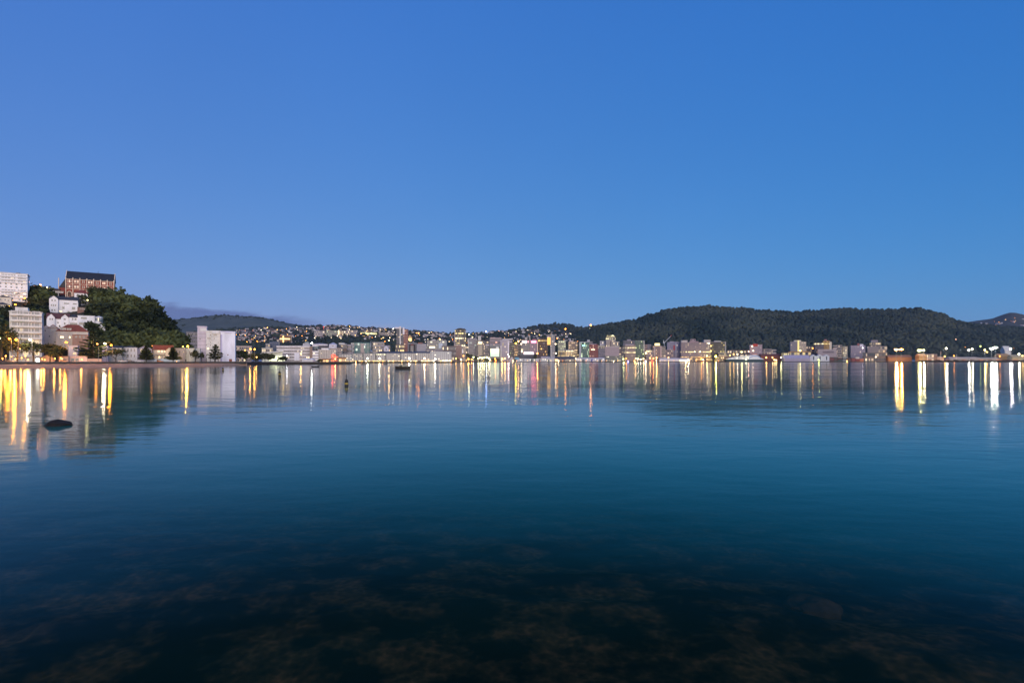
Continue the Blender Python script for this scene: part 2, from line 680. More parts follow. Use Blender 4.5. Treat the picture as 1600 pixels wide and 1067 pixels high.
wxs = np.concatenate([-np.geomspace(6000, 40, 16), np.linspace(-34, 34, 40), np.geomspace(40, 6000, 16)])
wys = np.concatenate([np.linspace(-300, -5, 5), np.linspace(0, 40, 60), np.geomspace(43, 1750, 26)])
GX, GY = np.meshgrid(wxs, wys)
nwx, nwy = len(wxs), len(wys)
vv = np.stack([GX, GY, GX * 0], -1).reshape(-1, 3).tolist()
ff = [(j * nwx + i, j * nwx + i + 1, (j + 1) * nwx + i + 1, (j + 1) * nwx + i) for j in range(nwy - 1) for i in range(nwx - 1)]
m, t, p = new_mat('harbour water')
t.nodes.remove(p)
out = t.nodes['Material Output']
co = nd(t, 'ShaderNodeTexCoord')


def wave(sx_, sy_, scale, detail):
    mp = nd(t, 'ShaderNodeMapping')
    mp.inputs['Scale'].default_value = (sx_, sy_, 1)
    mp.inputs['Rotation'].default_value = (0, 0, .2)
    t.links.new(co.outputs['Object'], mp.inputs[0])
    n = nd(t, 'ShaderNodeTexNoise')
    n.inputs['Scale'].default_value = scale
    n.inputs['Detail'].default_value = detail
    t.links.new(mp.outputs[0], n.inputs['Vector'])
    return n.outputs[0]


rip = wave(.55, 1.0, 1.7, 3)
swell = wave(.4, 1.0, .22, 2)
chop = wave(.45, 1.0, .62, 2)
calm = wave(.25, 1.0, .035, 3)            # slicks and wind lanes
lane = nd(t, 'ShaderNodeMapRange', clamp=True)
lane.inputs[1].default_value = .38
lane.inputs[2].default_value = .62
t.links.new(calm, lane.inputs[0])
hgt = math_node(t, 'ADD', math_node(t, 'MULTIPLY', rip, .045), math_node(t, 'ADD', math_node(t, 'MULTIPLY', swell, .16), math_node(t, 'MULTIPLY', chop, .085)))
bp = nd(t, 'ShaderNodeBump')
bp.inputs['Distance'].default_value = 1.0
WAVE_STRENGTH = .36
t.links.new(math_node(t, 'MULTIPLY', math_node(t, 'ADD', math_node(t, 'MULTIPLY', lane.outputs[0], .7), .3), WAVE_STRENGTH), bp.inputs['Strength'])
t.links.new(hgt, bp.inputs['Height'])
geo = nd(t, 'ShaderNodeNewGeometry')
dt = nd(t, 'ShaderNodeVectorMath', operation='DOT_PRODUCT')
t.links.new(bp.outputs[0], dt.inputs[0])
t.links.new(geo.outputs['Incoming'], dt.inputs[1])
cs = math_node(t, 'MAXIMUM', dt.outputs['Value'], .004)
IOR = 1.33
ct = math_node(t, 'SQRT', math_node(t, 'SUBTRACT', 1.0, math_node(t, 'MULTIPLY', math_node(t, 'SUBTRACT', 1.0, math_node(t, 'MULTIPLY', cs, cs)), 1 / IOR ** 2)))
nc = math_node(t, 'MULTIPLY', cs, IOR)
rp = math_node(t, 'DIVIDE', math_node(t, 'SUBTRACT', nc, ct), math_node(t, 'ADD', nc, ct))
rp = math_node(t, 'MULTIPLY', rp, rp)
nct = math_node(t, 'MULTIPLY', ct, IOR)
rs = math_node(t, 'DIVIDE', math_node(t, 'SUBTRACT', cs, nct), math_node(t, 'ADD', cs, nct))
rs = math_node(t, 'MULTIPLY', rs, rs)
rp2 = math_node(t, 'MULTIPLY', rp, rp)
refl = math_node(t, 'MULTIPLY', math_node(t, 'MINIMUM', math_node(t, 'MULTIPLY', rp, 1.16), .96), math_node(t, 'DIVIDE', rp2, math_node(t, 'ADD', rp2, .001)), clamp=True)
gl = nd(t, 'ShaderNodeBsdfGlossy')
gl.distribution = 'GGX'
mt_ = nd(t, 'ShaderNodeMapRange', clamp=True)
mt_.inputs[1].default_value = .06
mt_.inputs[2].default_value = .50
t.links.new(refl, mt_.inputs[0])
mg = nd(t, 'ShaderNodeMix', data_type='RGBA')
mg.inputs[6].default_value = (.42, .93, 1, 1)
mg.inputs[7].default_value = (1, 1, .98, 1)
t.links.new(mt_.outputs[0], mg.inputs[0])
t.links.new(mg.outputs[2], gl.inputs['Color'])
WATER_ROUGH = .084
t.links.new(math_node(t, 'ADD', math_node(t, 'MULTIPLY', lane.outputs[0], .03), WATER_ROUGH - .015), gl.inputs['Roughness'])
t.links.new(bp.outputs[0], gl.inputs['Normal'])
# what lies below: clear shallow water over the bed, turning to the water's own teal with depth
at = nd(t, 'ShaderNodeAttribute', attribute_name='depth')
path = math_node(t, 'DIVIDE', at.outputs['Fac'], ct)
tr = math_node(t, 'POWER', 2.718, math_node(t, 'MULTIPLY', math_node(t, 'MULTIPLY', path, path), -.26))
df = nd(t, 'ShaderNodeBsdfDiffuse')
df.inputs['Color'].default_value = (.001, .165, .128, 1)
ts = nd(t, 'ShaderNodeBsdfTransparent')
ts.inputs['Color'].default_value = (.80, .90, .88, 1)
m1 = nd(t, 'ShaderNodeMixShader')
t.links.new(tr, m1.inputs[0])
t.links.new(df.outputs[0], m1.inputs[1])
t.links.new(ts.outputs[0], m1.inputs[2])
m2 = nd(t, 'ShaderNodeMixShader')
t.links.new(refl, m2.inputs[0])
t.links.new(m1.outputs[0], m2.inputs[1])
t.links.new(gl.outputs[0], m2.inputs[2])
t.links.new(m2.outputs[0], out.inputs[0])
water = tag(MB().add(vv, ff).build('water', m), kind='structure')
da = water.data.attributes.new('depth', 'FLOAT', 'POINT')
da.data.foreach_set('value', np.maximum(.25, -bed_z(GX, GY)).reshape(-1).astype(np.float32))

# ------------------------------------------------------------------ vegetation


def np_mesh(name, V, Q, tint, mat, kind=None):
    """V (n,3), Q (m,k) faces, tint per face"""
    me = bpy.data.meshes.new(name)
    k = Q.shape[1]
    me.vertices.add(len(V))
    me.vertices.foreach_set('co', V.astype(np.float32).ravel())
    me.loops.add(Q.size)
    me.loops.foreach_set('vertex_index', Q.astype(np.int32).ravel())
    me.polygons.add(len(Q))
    me.polygons.foreach_set('loop_start', np.arange(0, Q.size, k, dtype=np.int32))
    me.polygons.foreach_set('loop_total', np.full(len(Q), k, np.int32))
    me.update(calc_edges=True)
    a = me.attributes.new('tint', 'FLOAT', 'FACE')
    a.data.foreach_set('value', tint.astype(np.float32))
    me.materials.append(mat)
    o = bpy.data.objects.new(name, me)
    C.objects.link(o)
    if kind:
        o['kind'] = kind
    return o


def leaf_cloud(n, radii, leaf, clumps, seed, shell=.55, up=.0):
    """leaf quads gathered in clumps through an ellipsoid; returns V, Q, tint"""
    g_ = np.random.default_rng(seed)
    cdir = g_.normal(size=(clumps, 3))
    cdir /= np.linalg.norm(cdir, axis=1)[:, None]
    cdir[:, 2] = np.where(cdir[:, 2] < -.5, -cdir[:, 2], cdir[:, 2])
    crad = shell + (1 - shell) * g_.random(clumps) ** .5
    cc = cdir * crad[:, None]
    ct_ = g_.random(clumps)
    idx = g_.integers(0, clumps, n)
    off = g_.normal(size=(n, 3)) * .20
    c = (cc[idx] + off) * np.array(radii)
    a = g_.normal(size=(n, 3))
    a /= np.linalg.norm(a, axis=1)[:, None]
    b = np.cross(a, g_.normal(size=(n, 3)))
    b /= np.linalg.norm(b, axis=1)[:, None]
    s = leaf * (.6 + .8 * g_.random(n))[:, None]
    a, b = a * s, b * s * .7
    V = np.stack([c - a - b, c + a - b, c + a + b, c - a + b], 1).reshape(-1, 3)
    Q = np.arange(4 * n).reshape(n, 4)
    tint = np.clip(ct_[idx] * .7 + g_.random(n) * .3, 0, 1)
    return V, Q, tint


def ico():
    bm_ = bmesh.new()
    bmesh.ops.create_icosphere(bm_, subdivisions=2, radius=1)
    V = np.array([v_.co[:] for v_ in bm_.verts])
    T = np.array([[v_.index for v_ in f_.verts] for f_ in bm_.faces])
    bm_.free()
    return V, T


ICO_V, ICO_T = ico()


def lump_forest(name, pts, rads, tints, mat, seed, squash=1.0):
    """many lumpy far-off crowns as one mass"""
    g_ = np.random.default_rng(seed)
    n = len(pts)
    k = len(ICO_V)
    jit = 1 + .22 * g_.normal(size=(n, k))
    V = ICO_V[None] * jit[:, :, None].clip(.5, 1.6) * rads[:, None, None]
    V[:, :, 2] *= squash
    V = V + pts[:, None, :]
    Q = (ICO_T[None] + (np.arange(n) * k)[:, None, None]).reshape(-1, 3)
    t_ = np.repeat(tints, len(ICO_T)) + g_.normal(size=n * len(ICO_T)) * .06
    return np_mesh(name, V.reshape(-1, 3), Q, t_.clip(0, 1), mat, 'stuff')


# forest on the long dark hill
pts, rads, tn = [], [], []
g_ = np.random.default_rng(3)
while len(pts) < 15200:
    u = g_.uniform(862, 1640) if len(pts) < 12500 else g_.uniform(1640, 2080)
    t = g_.random() ** .9
    if 1515 < u < 1640 and t < .25 and g_.random() < .5:
        continue
    x, y, z = forest_hill.at(u, t)
    r = g_.uniform(4.2, 7.8) * (1.35 if g_.random() < .08 else 1)
    patch = float(vnoise(x, y + z * 2, 170, 21)) * 1.3 + float(vnoise(x * 1.6, z, 60, 22)) * .7
    pts.append((x, y, z + r * .5))
    rads.append(r)
    tn.append(.45 + patch + g_.normal() * .12)
lump_forest('forest', np.array(pts), np.array(rads), np.array(tn).clip(0, 1), FOREST, 31, 1.15)
tag(bpy.data.objects['forest'], 'dense dark forest covering the long hill behind the city', 'forest')

# trees between the houses of the hill suburb, low bush on the far ridges
pts, rads, tn = [], [], []
while len(pts) < 3600:
    u = g_.uniform(285, 905)
    t = g_.random()
    x, y, z = suburb_hill.at(u, t)
    r = g_.uniform(3.5, 7.5)
    if t < .22 and u > 480 and g_.random() < .6:
        continue
    pts.append((x, y, z + r * .35))
    rads.append(r)
    tn.append(.45 + float(vnoise(x, y, 90, 8)) + g_.normal() * .15)
for k in range(500):
    u = g_.uniform(262, 520)
    x, y, z = grass_hill.at(u, g_.uniform(.93, 1.0) if k % 5 == 1 else g_.random())
    if k % 5 != 1 and vnoise(x, y, 180, 4) < .12:
        continue
    r = g_.uniform(3, 6.5)
    pts.append((x, y, z + r * .3))
    rads.append(r)
    tn.append(.3 + g_.normal() * .15)
for k in range(420):
    u = g_.uniform(790, 915)
    x, y, z = far_hill.at(u, g_.random() ** .6)
    r = g_.uniform(7, 13)
    pts.append((x, y, z + r * .2))
    rads.append(r)
    tn.append(.35 + g_.normal() * .15)
lump_forest('town_trees', np.array(pts), np.array(rads), np.array(tn).clip(0, 1), TOWNTREE, 32)
tag(bpy.data.objects['town_trees'], 'dark trees filling the gaps between houses on the far suburb hills', 'trees')

# the bush-covered headland: one dense mass of leaf clumps
VV, QQ, TT = [], [], []
nv = 0
variants = [leaf_cloud(300, (1, 1, .85), .145, 11, 100 + i) for i in range(6)]
cnt = 0
blocked = [(-20, 66, 420, 580), (66, 160, 462, 580)]
while cnt < 860:
    u = g_.uniform(50, 316) if cnt < 620 else g_.uniform(-440, 12)
    t = g_.random() ** .8
    x, y, z = headland.at(u, t)
    py = HOR - (z - H) / y * F
    if u < 12:
        if u > -30 and py < 488:
            continue
    elif u < 168 and not (150 < u and py > 462) and not (u < 75 and 462 < py < 478):
        if (70 < u < 142 and py > 463) or g_.random() < .93:
            continue
    if 88 < u < 176 and py < 469:
        continue
    r = g_.uniform(2.2, 5.2) if g_.random() < .75 else g_.uniform(5.0, 7.5)
    if u > 285:
        r *= .7
    V, Q_, t_ = variants[cnt % 6]
    th = g_.uniform(0, 6.28)
    rot = np.array([[math.cos(th), -math.sin(th), 0], [math.sin(th), math.cos(th), 0], [0, 0, 1]])
    V = (V @ rot.T) * r * np.array([1, 1, g_.uniform(.85, 1.25)]) + np.array([x, y, z + r * .45])
    VV.append(V)
    QQ.append(Q_ + nv)
    nv += len(V)
    TT.append((t_ * .45 + g_.random() ** 2 * .75 + 1.0 * float(vnoise(x, z * 1.5, 17, 9))).clip(0, 1))
    cnt += 1
hb = np_mesh('headland_bush', np.concatenate(VV), np.concatenate(QQ), np.concatenate(TT), LEAF, 'stuff')
tag(hb, 'dense dark green bush covering the steep headland above the bay', 'bush')


def trunk_mesh(h, r):
    return MB().bar((0, 0, -.6), (r * .3, 0, h * .55), r, r * .75, 7).bar((r * .3, 0, h * .5), (-r * .2, r * .4, h), r * .75, r * .3, 6)


def broad_tree(px, Y, base_z, width_px, top_py, label, seed, leaf=.34, n=900, group=None, name='tree', low=.35, mat=None):
    wd = width_px / F * Y / 2
    top = PZ(top_py, Y)
    hh = top - base_z
    t = thing(name, label, 'tree', (PX(px, Y), Y, base_z), 0, group)
    tr_ = trunk_mesh(hh * .62, max(.18, hh * .035))
    for k in range(5):
        a_ = k * 1.3 + seed
        tr_.bar((0, 0, hh * (.25 + .06 * k)), (math.cos(a_) * wd * .6, math.sin(a_) * wd * .6, hh * (.55 + .06 * k)), hh * .018, hh * .007, 5)
    tr_.build('trunk', BARK, t)
    rz = hh * (1 - low) / 2
    V, Q_, t_ = leaf_cloud(n, (wd * .95, wd * .95, rz * .98), leaf, 26, seed, .45)
    V = V + np.array([0, 0, base_z * 0 + hh * low + rz])
    o = np_mesh('crown', V, Q_, t_, mat or LEAF2)
    o.parent = t
    return t


def norfolk_pine(px, Y, base_z, width_px, top_py, label, seed, group=None):
    """tall trunk with tiers of flat branches, wide below and narrow above"""
    g2 = np.random.default_rng(seed)
    wd = width_px / F * Y / 2
    hh = PZ(top_py, Y) - base_z
    t = thing('pine_tree', label, 'tree', (PX(px, Y), Y, base_z), 0, group)
    MB().bar((0, 0, -.6), (0, 0, hh * .98), hh * .028, hh * .004, 8).build('trunk', BARK, t)
    Vs, Qs, Ts, k0 = [], [], [], 0
    tiers = 9
    for i in range(tiers):
        f_ = i / (tiers - 1)
        z0 = hh * (.20 + .76 * f_)
        rad = wd * (1 - f_ * .93) ** .85 * (1 + .16 * g2.normal())
        nb = 7
        for b_ in range(nb):
            a_ = b_ * 2 * math.pi / nb + i * .4 + g2.normal() * .12
            m_ = max(5, int(20 * (1 - f_ * .7)))
            s_ = g2.random(m_) ** .7
            rr = s_ * rad * (1 + g2.normal() * .10)
            cx_ = np.cos(a_) * rr + g2.normal(size=m_) * .16
            cy_ = np.sin(a_) * rr + g2.normal(size=m_) * .16
            cz_ = z0 + s_ ** 2 * rad * .16 + g2.normal(size=m_) * .13
            c_ = np.stack([cx_, cy_, cz_], 1)
            dv = np.array([math.cos(a_), math.sin(a_), .25]) * .55
            sv = np.array([-math.sin(a_), math.cos(a_), 0]) * .22
            up_ = np.stack([sv[0] + g2.normal(size=m_) * .12, sv[1] + g2.normal(size=m_) * .12, .18 + .16 * g2.random(m_)], 1)
            V = np.stack([c_ - dv - up_, c_ + dv - up_, c_ + dv + up_, c_ - dv + up_], 1).reshape(-1, 3)
            Vs.append(V)
            Qs.append(np.arange(4 * m_).reshape(m_, 4) + k0)
            k0 += 4 * m_
            Ts.append(np.clip(.2 + .5 * g2.random() + .25 * g2.normal(size=m_), 0, 1))
    o = np_mesh('crown', np.concatenate(Vs), np.concatenate(Qs), np.concatenate(Ts), LEAF2)
    o.parent = t
    return t


# ------------------------------------------------------------------ building kit


META = {}


def facing(pc, Y, dep, rot):
    """turn a block most of the way towards the bay; returns rotation, width factor, centre"""
    th = math.atan2(800 - pc, 800)
    th = th * (.9 if pc < 420 else .75) + rot
    s = math.cos(th) - (pc - 800) / 800 * math.sin(th)
    x, y = PX(pc, Y) - dep / 2 * math.sin(th), Y + dep / 2 * math.cos(th)
    return th, 1 / s, (x, y)


def tower(label, p0, p1, yt, Y, wall, nf=6, win=None, name='office_building', cat='building', yb=None, dep=None, rot=0.0,
          tops=(), lit_floors=None, band=(.30, .82), group=None, cap=None, glass_wall=False):
    """a multi-storey block: wall body, one window row per storey, parapet and roof-top plant"""
    z0 = GZ - .3 if yb is None else PZ(yb, Y)
    z1 = PZ(yt, Y)
    h = z1 - z0
    wd = (p1 - p0) / F * Y
    dep = dep or max(12, min(40, wd * .8))
    rot, sc_, loc = facing((p0 + p1) / 2, Y, dep, rot)
    wd *= sc_
    t = thing(name, label, cat, (*loc, z0), rot, group)
    META[t.name] = ((p0 + p1) / 2, Y, sc_)
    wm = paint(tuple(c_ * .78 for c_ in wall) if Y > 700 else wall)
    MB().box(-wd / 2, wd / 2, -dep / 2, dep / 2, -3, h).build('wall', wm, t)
    e = .10
    if nf:
        fh = h / nf
        for i in range(nf):
            mt = win or panes()
            if lit_floors and i in lit_floors:
                mt = lit_floors[i]
            a_, b_ = band
            MB().box(-wd / 2 - e, wd / 2 + e, -dep / 2 - e, dep / 2 + e, fh * (i + a_), fh * (i + b_)).build('window_row', mt, t)
    cm = paint(cap) if cap else wm
    MB().box(-wd / 2 - .25, wd / 2 + .25, -dep / 2 - .25, dep / 2 + .25, h + .003, h + .9).build('parapet', cm, t)
    for k, tp in enumerate(tops):
        q0, q1, qt = tp[:3]
        col = tp[3] if len(tp) > 3 else tuple(c * .85 for c in wall)
        a_ = (q0 - (p0 + p1) / 2) / F * Y * sc_
        b_ = (q1 - (p0 + p1) / 2) / F * Y * sc_
        mt = glow(*col[1:]) if col[0] == 'glow' else paint(col)
        MB().box(a_, b_, -dep / 2 + 1.5 + k * .4, dep / 2 - 1.5 - k * .4, h + .9, PZ(qt, Y) - z0).build('roof_plant', mt, t)
    return t


def panel(t, p0, p1, y0, y1, mat, name='panel', out=.35, th=.3):
    """a flat panel or sign fixed on the front of a tower thing (photo columns and rows at the front's depth)"""
    body = [c for c in t.children if c.name.startswith('wall')][0]
    fy = min(v_.co.y for v_ in body.data.vertices)
    pc, Y, s = META[t.name]
    k = Y / F * s
    return MB().box((p0 - pc) * k, (p1 - pc) * k, fy - out, fy - out + th, PZ(y1, Y) - t.location.z, PZ(y0, Y) - t.location.z).build(name, mat, t)


def house(label, p0, p1, ye, yb, Y, wall, roof='side', rh=4, rcol=(.08, .06, .06), wins=(), name='house', dep=9, rot=0.0, extra=(),
          group=None, sink=5, eave=.35, chimney=None, cat='house', wood=True, gables=(), dormers=()):
    """wall body, roof and windows one by one; wins are (column, row, width, height[, lit]) in photo pixels"""
    k = Y / F
    z0 = PZ(yb, Y)
    wd = (p1 - p0) * k
    h = (yb - ye) * k
    pc = (p0 + p1) / 2
    rot, sc_, loc = facing(pc, Y, dep, rot)
    wd *= sc_
    kx = k * sc_
    t = thing(name, label, cat, (*loc, z0), rot, group)
    META[t.name] = (pc, Y, sc_)
    wm = paint(wall)
    mb = MB().box(-wd / 2, wd / 2, -dep / 2, dep / 2, -sink, h)
    for (q0, q1, qt, qb, fwd) in extra:            # wings and bays joined to the wall
        mb.box((q0 - pc) * kx, (q1 - pc) * kx, -dep / 2 - fwd, -dep / 2 + 1, (yb - qb) * k - (sink if qb >= yb - .5 else 0), (yb - qt) * k)
    mb.build('wall', wm, t)
    rm = tiles(rcol)
    e = eave
    r_h = rh * k
    rf = None
    if roof == 'side':
        v_ = [(-wd / 2 - e, -dep / 2 - e, h - .1), (wd / 2 + e, -dep / 2 - e, h - .1), (wd / 2 + e, dep / 2 + e, h - .1), (-wd / 2 - e, dep / 2 + e, h - .1), (-wd / 2 - e, 0, h + r_h), (wd / 2 + e, 0, h + r_h)]
        rf = MB().add(v_, [(0, 1, 5, 4), (2, 3, 4, 5), (1, 2, 5), (3, 0, 4), (3, 2, 1, 0)]).build('roof', rm, t)
    elif roof == 'front':
        v_ = [(-wd / 2 - e, -dep / 2 - e, h - .1), (wd / 2 + e, -dep / 2 - e, h - .1), (0, -dep / 2 - e, h + r_h), (-wd / 2 - e, dep / 2 + e, h - .1), (wd / 2 + e, dep / 2 + e, h - .1), (0, dep / 2 + e, h + r_h)]
        rf = MB().add(v_, [(0, 2, 5, 3), (1, 4, 5, 2), (0, 1, 2), (4, 3, 5), (0, 3, 4, 1)]).build('roof', rm, t)
        MB().prism([(-wd / 2 + .1, h - .05), (wd / 2 - .1, h - .05), (0, h + r_h - .35)], -dep / 2 - e - .06, -dep / 2 - e + .02).build('gable', wm, t)
    elif roof == 'hip':
        i_ = min(wd, dep) * .45
        v_ = [(-wd / 2 - e, -dep / 2 - e, h - .1), (wd / 2 + e, -dep / 2 - e, h - .1), (wd / 2 + e, dep / 2 + e, h - .1), (-wd / 2 - e, dep / 2 + e, h - .1), (-wd / 2 + i_, 0, h + r_h), (wd / 2 - i_, 0, h + r_h)]
        rf = MB().add(v_, [(0, 1, 5, 4), (2, 3, 4, 5), (1, 2, 5), (3, 0, 4), (3, 2, 1, 0)]).build('roof', rm, t)
    else:
        rf = MB().box(-wd / 2 - .2, wd / 2 + .2, -dep / 2 - .2, dep / 2 + .2, h + .003, h + max(.3, r_h)).build('roof', paint(rcol), t)
    if chimney:
        c_ = (chimney - pc) * kx
        MB().box(c_ - .4, c_ + .4, -.5, .5, h, h + r_h + 1.2).box(c_ - .5, c_ + .5, -.6, .6, h + r_h + 1.2, h + r_h + 1.45).build('chimney', paint((.25, .12, .09)), rf)
    for (q0, q1, qe, qr, qb, fwd) in gables:        # front gables: eave row, rise, foot row, how far they stand out
        a_, b_, z_ = (q0 - pc) * kx, (q1 - pc) * kx, (yb - qe) * k
        y0 = -dep / 2 - fwd
        gb = MB().box(a_, b_, y0, -dep / 2 + 1.5, (yb - qb) * k - .2, z_).build('gable_bay', wm, t)
        MB().prism([(a_ + .05, z_), (b_ - .05, z_), ((a_ + b_) / 2, z_ + qr * k - .3)], y0, y0 + .2).build('gable_wall', wm, gb)
        m_ = (a_ + b_) / 2
        MB().add([(a_ - .35, y0 - .4, z_ - .2), (m_, y0 - .4, z_ + qr * k), (b_ + .35, y0 - .4, z_ - .2), (a_ - .35, 0, z_ - .2), (m_, 0, z_ + qr * k), (b_ + .35, 0, z_ - .2),
                  (a_ - .35, y0 - .4, z_ - .45), (m_, y0 - .4, z_ + qr * k - .3), (b_ + .35, y0 - .4, z_ - .45)],
                 [(0, 1, 4, 3), (1, 2, 5, 4), (6, 7, 1, 0), (7, 8, 2, 1)]).build('gable_roof', rm, gb)
    for (q0, q1, qt, qb) in dormers:
        a_, b_ = (q0 - pc) * kx, (q1 - pc) * kx
        dm = MB().box(a_, b_, -dep / 2 + .6, 0, (yb - qb) * k - .3, (yb - qt) * k).build('dormer', wm, t)
        MB().box(a_ - .2, b_ + .2, -dep / 2 + .4, .2, (yb - qt) * k + .003, (yb - qt) * k + .22).build('dormer_roof', rm, dm)
    for w_ in wins:
        c, r, ww, hh = w_[:4]
        lit = w_[4] if len(w_) > 4 else None
        fwd = 0
        for (q0, q1, qt, qb, fw) in extra:
            if q0 <= c <= q1 and qt <= r <= qb:
                fwd = fw
        for (q0, q1, qe, qr, qb, fw) in gables:
            if q0 <= c <= q1 and qe - qr <= r <= qb:
                fwd = fw
        for (q0, q1, qt, qb) in dormers:
            if q0 <= c <= q1 and qt <= r <= qb:
                fwd = -.6
        x, z = (c - pc) * kx, (yb - r) * k
        a_, b_ = ww * kx / 2, hh * k / 2
        y = -dep / 2 - fwd
        fr = MB()
        fr.box(x - a_ - .12, x + a_ + .12, y - .09, y + .03, z - b_ - .12, z + b_ + .12)
        f_ = fr.build('window', paint((.55, .53, .5)), t)
        MB().box(x - a_, x + a_, y - .13, y - .092, z - b_, z + b_).build('pane', glow((1, .78, .45), lit, 'lit window') if lit else glass(), f_)
    return t


def own_light(parent, loc, col, L_, r):
    """the light a lamp gives off"""
    ld = bpy.data.lights.new('lamp_light', 'POINT')
    ld.color = col
    ld.energy = 4 * math.pi ** 2 * r * r * L_
    ld.shadow_soft_size = r
    o = bpy.data.objects.new('lamp_light', ld)
    C.objects.link(o)
    o.parent = parent
    o.location = loc
    return o


def lamp_post(px, py, Y, base_z, col, power, rad, label, cat='street lamp', group=None, name='street_lamp', arm=1.2):
    """near street lamp: pole, arm and a glowing head"""
    z = PZ(py, Y)
    t = thing(name, label, cat, (PX(px, Y), Y, base_z), 0, group)
    hh = z - base_z
    MB().bar((0, .9, -.5), (0, .9, hh + .3), .12, .07, 7).bar((0, .9, hh + .3), (0, -.1, hh + .45), .05, .05, 6).build('pole', STEEL, t)
    MB().box(-.28, .28, -.45, .35, hh + .30, hh + .46).build('hood', STEEL, t)
    MB().ball((0, -.05, hh + .05), rad, 10, 6, 0, .75).build('lamp', glow(col, min(power, 9)), t)
    own_light(t, (0, -rad - .55, hh - .1), col, power * 2.3, .5)
    return t


_lampmesh = {}


def far_lamp(px, py, Y, base_z, col, power, rad, label, group, name='street_lamp', cat='street lamp'):
    """far lamp, a few pixels: one mesh of pole and glowing head"""
    if Y > 700:
        rad, power = rad * 1.4, power * .5
    z = PZ(py, Y)
    hh = round(max(1.5, z - base_z) * 2) / 2
    key = (hh, col, power, rad)
    if key not in _lampmesh:
        mb = MB().bar((0, 0, -1), (0, 0, hh - rad * .6), .14, .09, 5, 0).ball((0, 0, hh), rad, 7, 4, 1)
        o = mb.build(name, [STEEL, glow(col, min(power, 11))])
        _lampmesh[key] = o
    else:
        o = _lampmesh[key].copy()
        C.objects.link(o)
        o.name = name
    o.location = (PX(px, Y), Y, z - hh)
    if power > 18:
        own_light(o, (0, -rad - .3, hh), col, power, max(.35, rad * .9))
    return tag(o, label, cat, group)


OR = (1, .34, .04)
YE = (1, .58, .14)
WW = (1, .80, .50)
CW = (.92, 1, .93)
RED = (1, .05, .03)
PINK = (1, .10, .22)
BLUE = (.10, .16, 1)
GRN = (.75, 1, .25)

# ------------------------------------------------------------------ left bay: apartment blocks and houses on the headland


def frame_of(pl, Yl, pr, Yr):
    a = Vector((PX(pl, Yl), Yl))
    b = Vector((PX(pr, Yr), Yr))
    d = b - a
    return a, math.atan2(d.y, d.x), d.length


WHITE = (.90, .88, .89)
CREAM = (.78, .71, .60)
CURT = (.45, .44, .43)
BALC = panes(.10, (1, .75, .4), 1.5, 2.2, (.20, .20, .21), .16, (.62, .6, .6))

# tall white apartment tower on the hilltop at the left edge
a, rz, ln = frame_of(-22, 380, 43, 394)
zb = PZ(466, 390)
t = thing('apartment_block', 'tall white apartment block on the hilltop at the left edge of the photo', 'apartment block', (a.x, a.y, zb), rz)
top = PZ(425, 382) - zb
MB().box(0, ln, 0, 14, -4, top).build('wall', paint((.93, .92, .94), .7, .08), t)
MB().box(-.4, ln + .4, -.5, 14.4, top + .003, top + .5).build('roof', paint((.7, .7, .7)), t)
MB().box(ln * .70, ln * .80, 4, 8, top + .5, top + 1.4).build('lift_housing', DARK, t)
fl = top / 8.2
for i in range(8):
    z0 = fl * i
    if i in (3, 4):
        for k in range(7):
            x = ln * (.08 + .13 * k)
            f_ = MB().box(x - .45, x + .45, -.06, .02, z0 + .9, z0 + 2.0).build('window', glass(), t)
        continue
    for (q0, q1) in ((.03, .33), (.36, .70), (.76, .97)):
        f_ = MB().box(ln * q0, ln * q1, -.08, .02, z0 + .55, z0 + fl - .35).build('window', panes(.12, (1, .8, .5), 1.6, 1.7, (.30, .31, .33), .14, (.82, .81, .82)), t)
    MB().box(ln * .02, ln * .98, -.9, -.1, z0 + .05, z0 + .30).box(ln * .02, ln * .98, -.9, -.82, z0 + .3, z0 + .95).build('balcony', paint((.88, .87, .88)), t)

# balcony apartment block near the road
Y = 274
zb = GZ
_r, _s, _l = facing(40.5, Y, 12, 0)
t = thing('apartment_block', 'cream seven storey apartment block with long balconies behind the bright roadside lamps', 'apartment block', (*_l, zb), _r)
k = Y / F
wd = 51 * k * _s
top = PZ(488, Y) - zb
MB().box(-wd / 2, wd / 2, -6, 6, -1, top).box((23 - 40.5) * k * _s, (43 - 40.5) * k * _s, -4, 4, top, PZ(480, Y) - zb).build('wall', paint((.74, .70, .64)), t)
MB().box(-wd / 2 - .3, wd / 2 + .3, -6.4, 6.3, top + .003, top + .45).build('roof', paint((.6, .58, .55)), t)
fl = top / 8.6
for i in range(1, 9):
    z0 = fl * i
    for (q0, q1) in ((-.46, -.20), (-.17, .14), (.18, .45)):
        MB().box(wd * q0, wd * q1, -6.10, -5.97, z0 + .75, z0 + fl - .45).build('window', BALC, t)
    MB().box(-wd * .48, wd * .50, -7.4, -6.12, z0 - .05, z0 + .18).box(-wd * .48, wd * .50, -7.4, -7.28, z0 + .18, z0 + .95).build('balcony', paint((.78, .75, .71)), t)

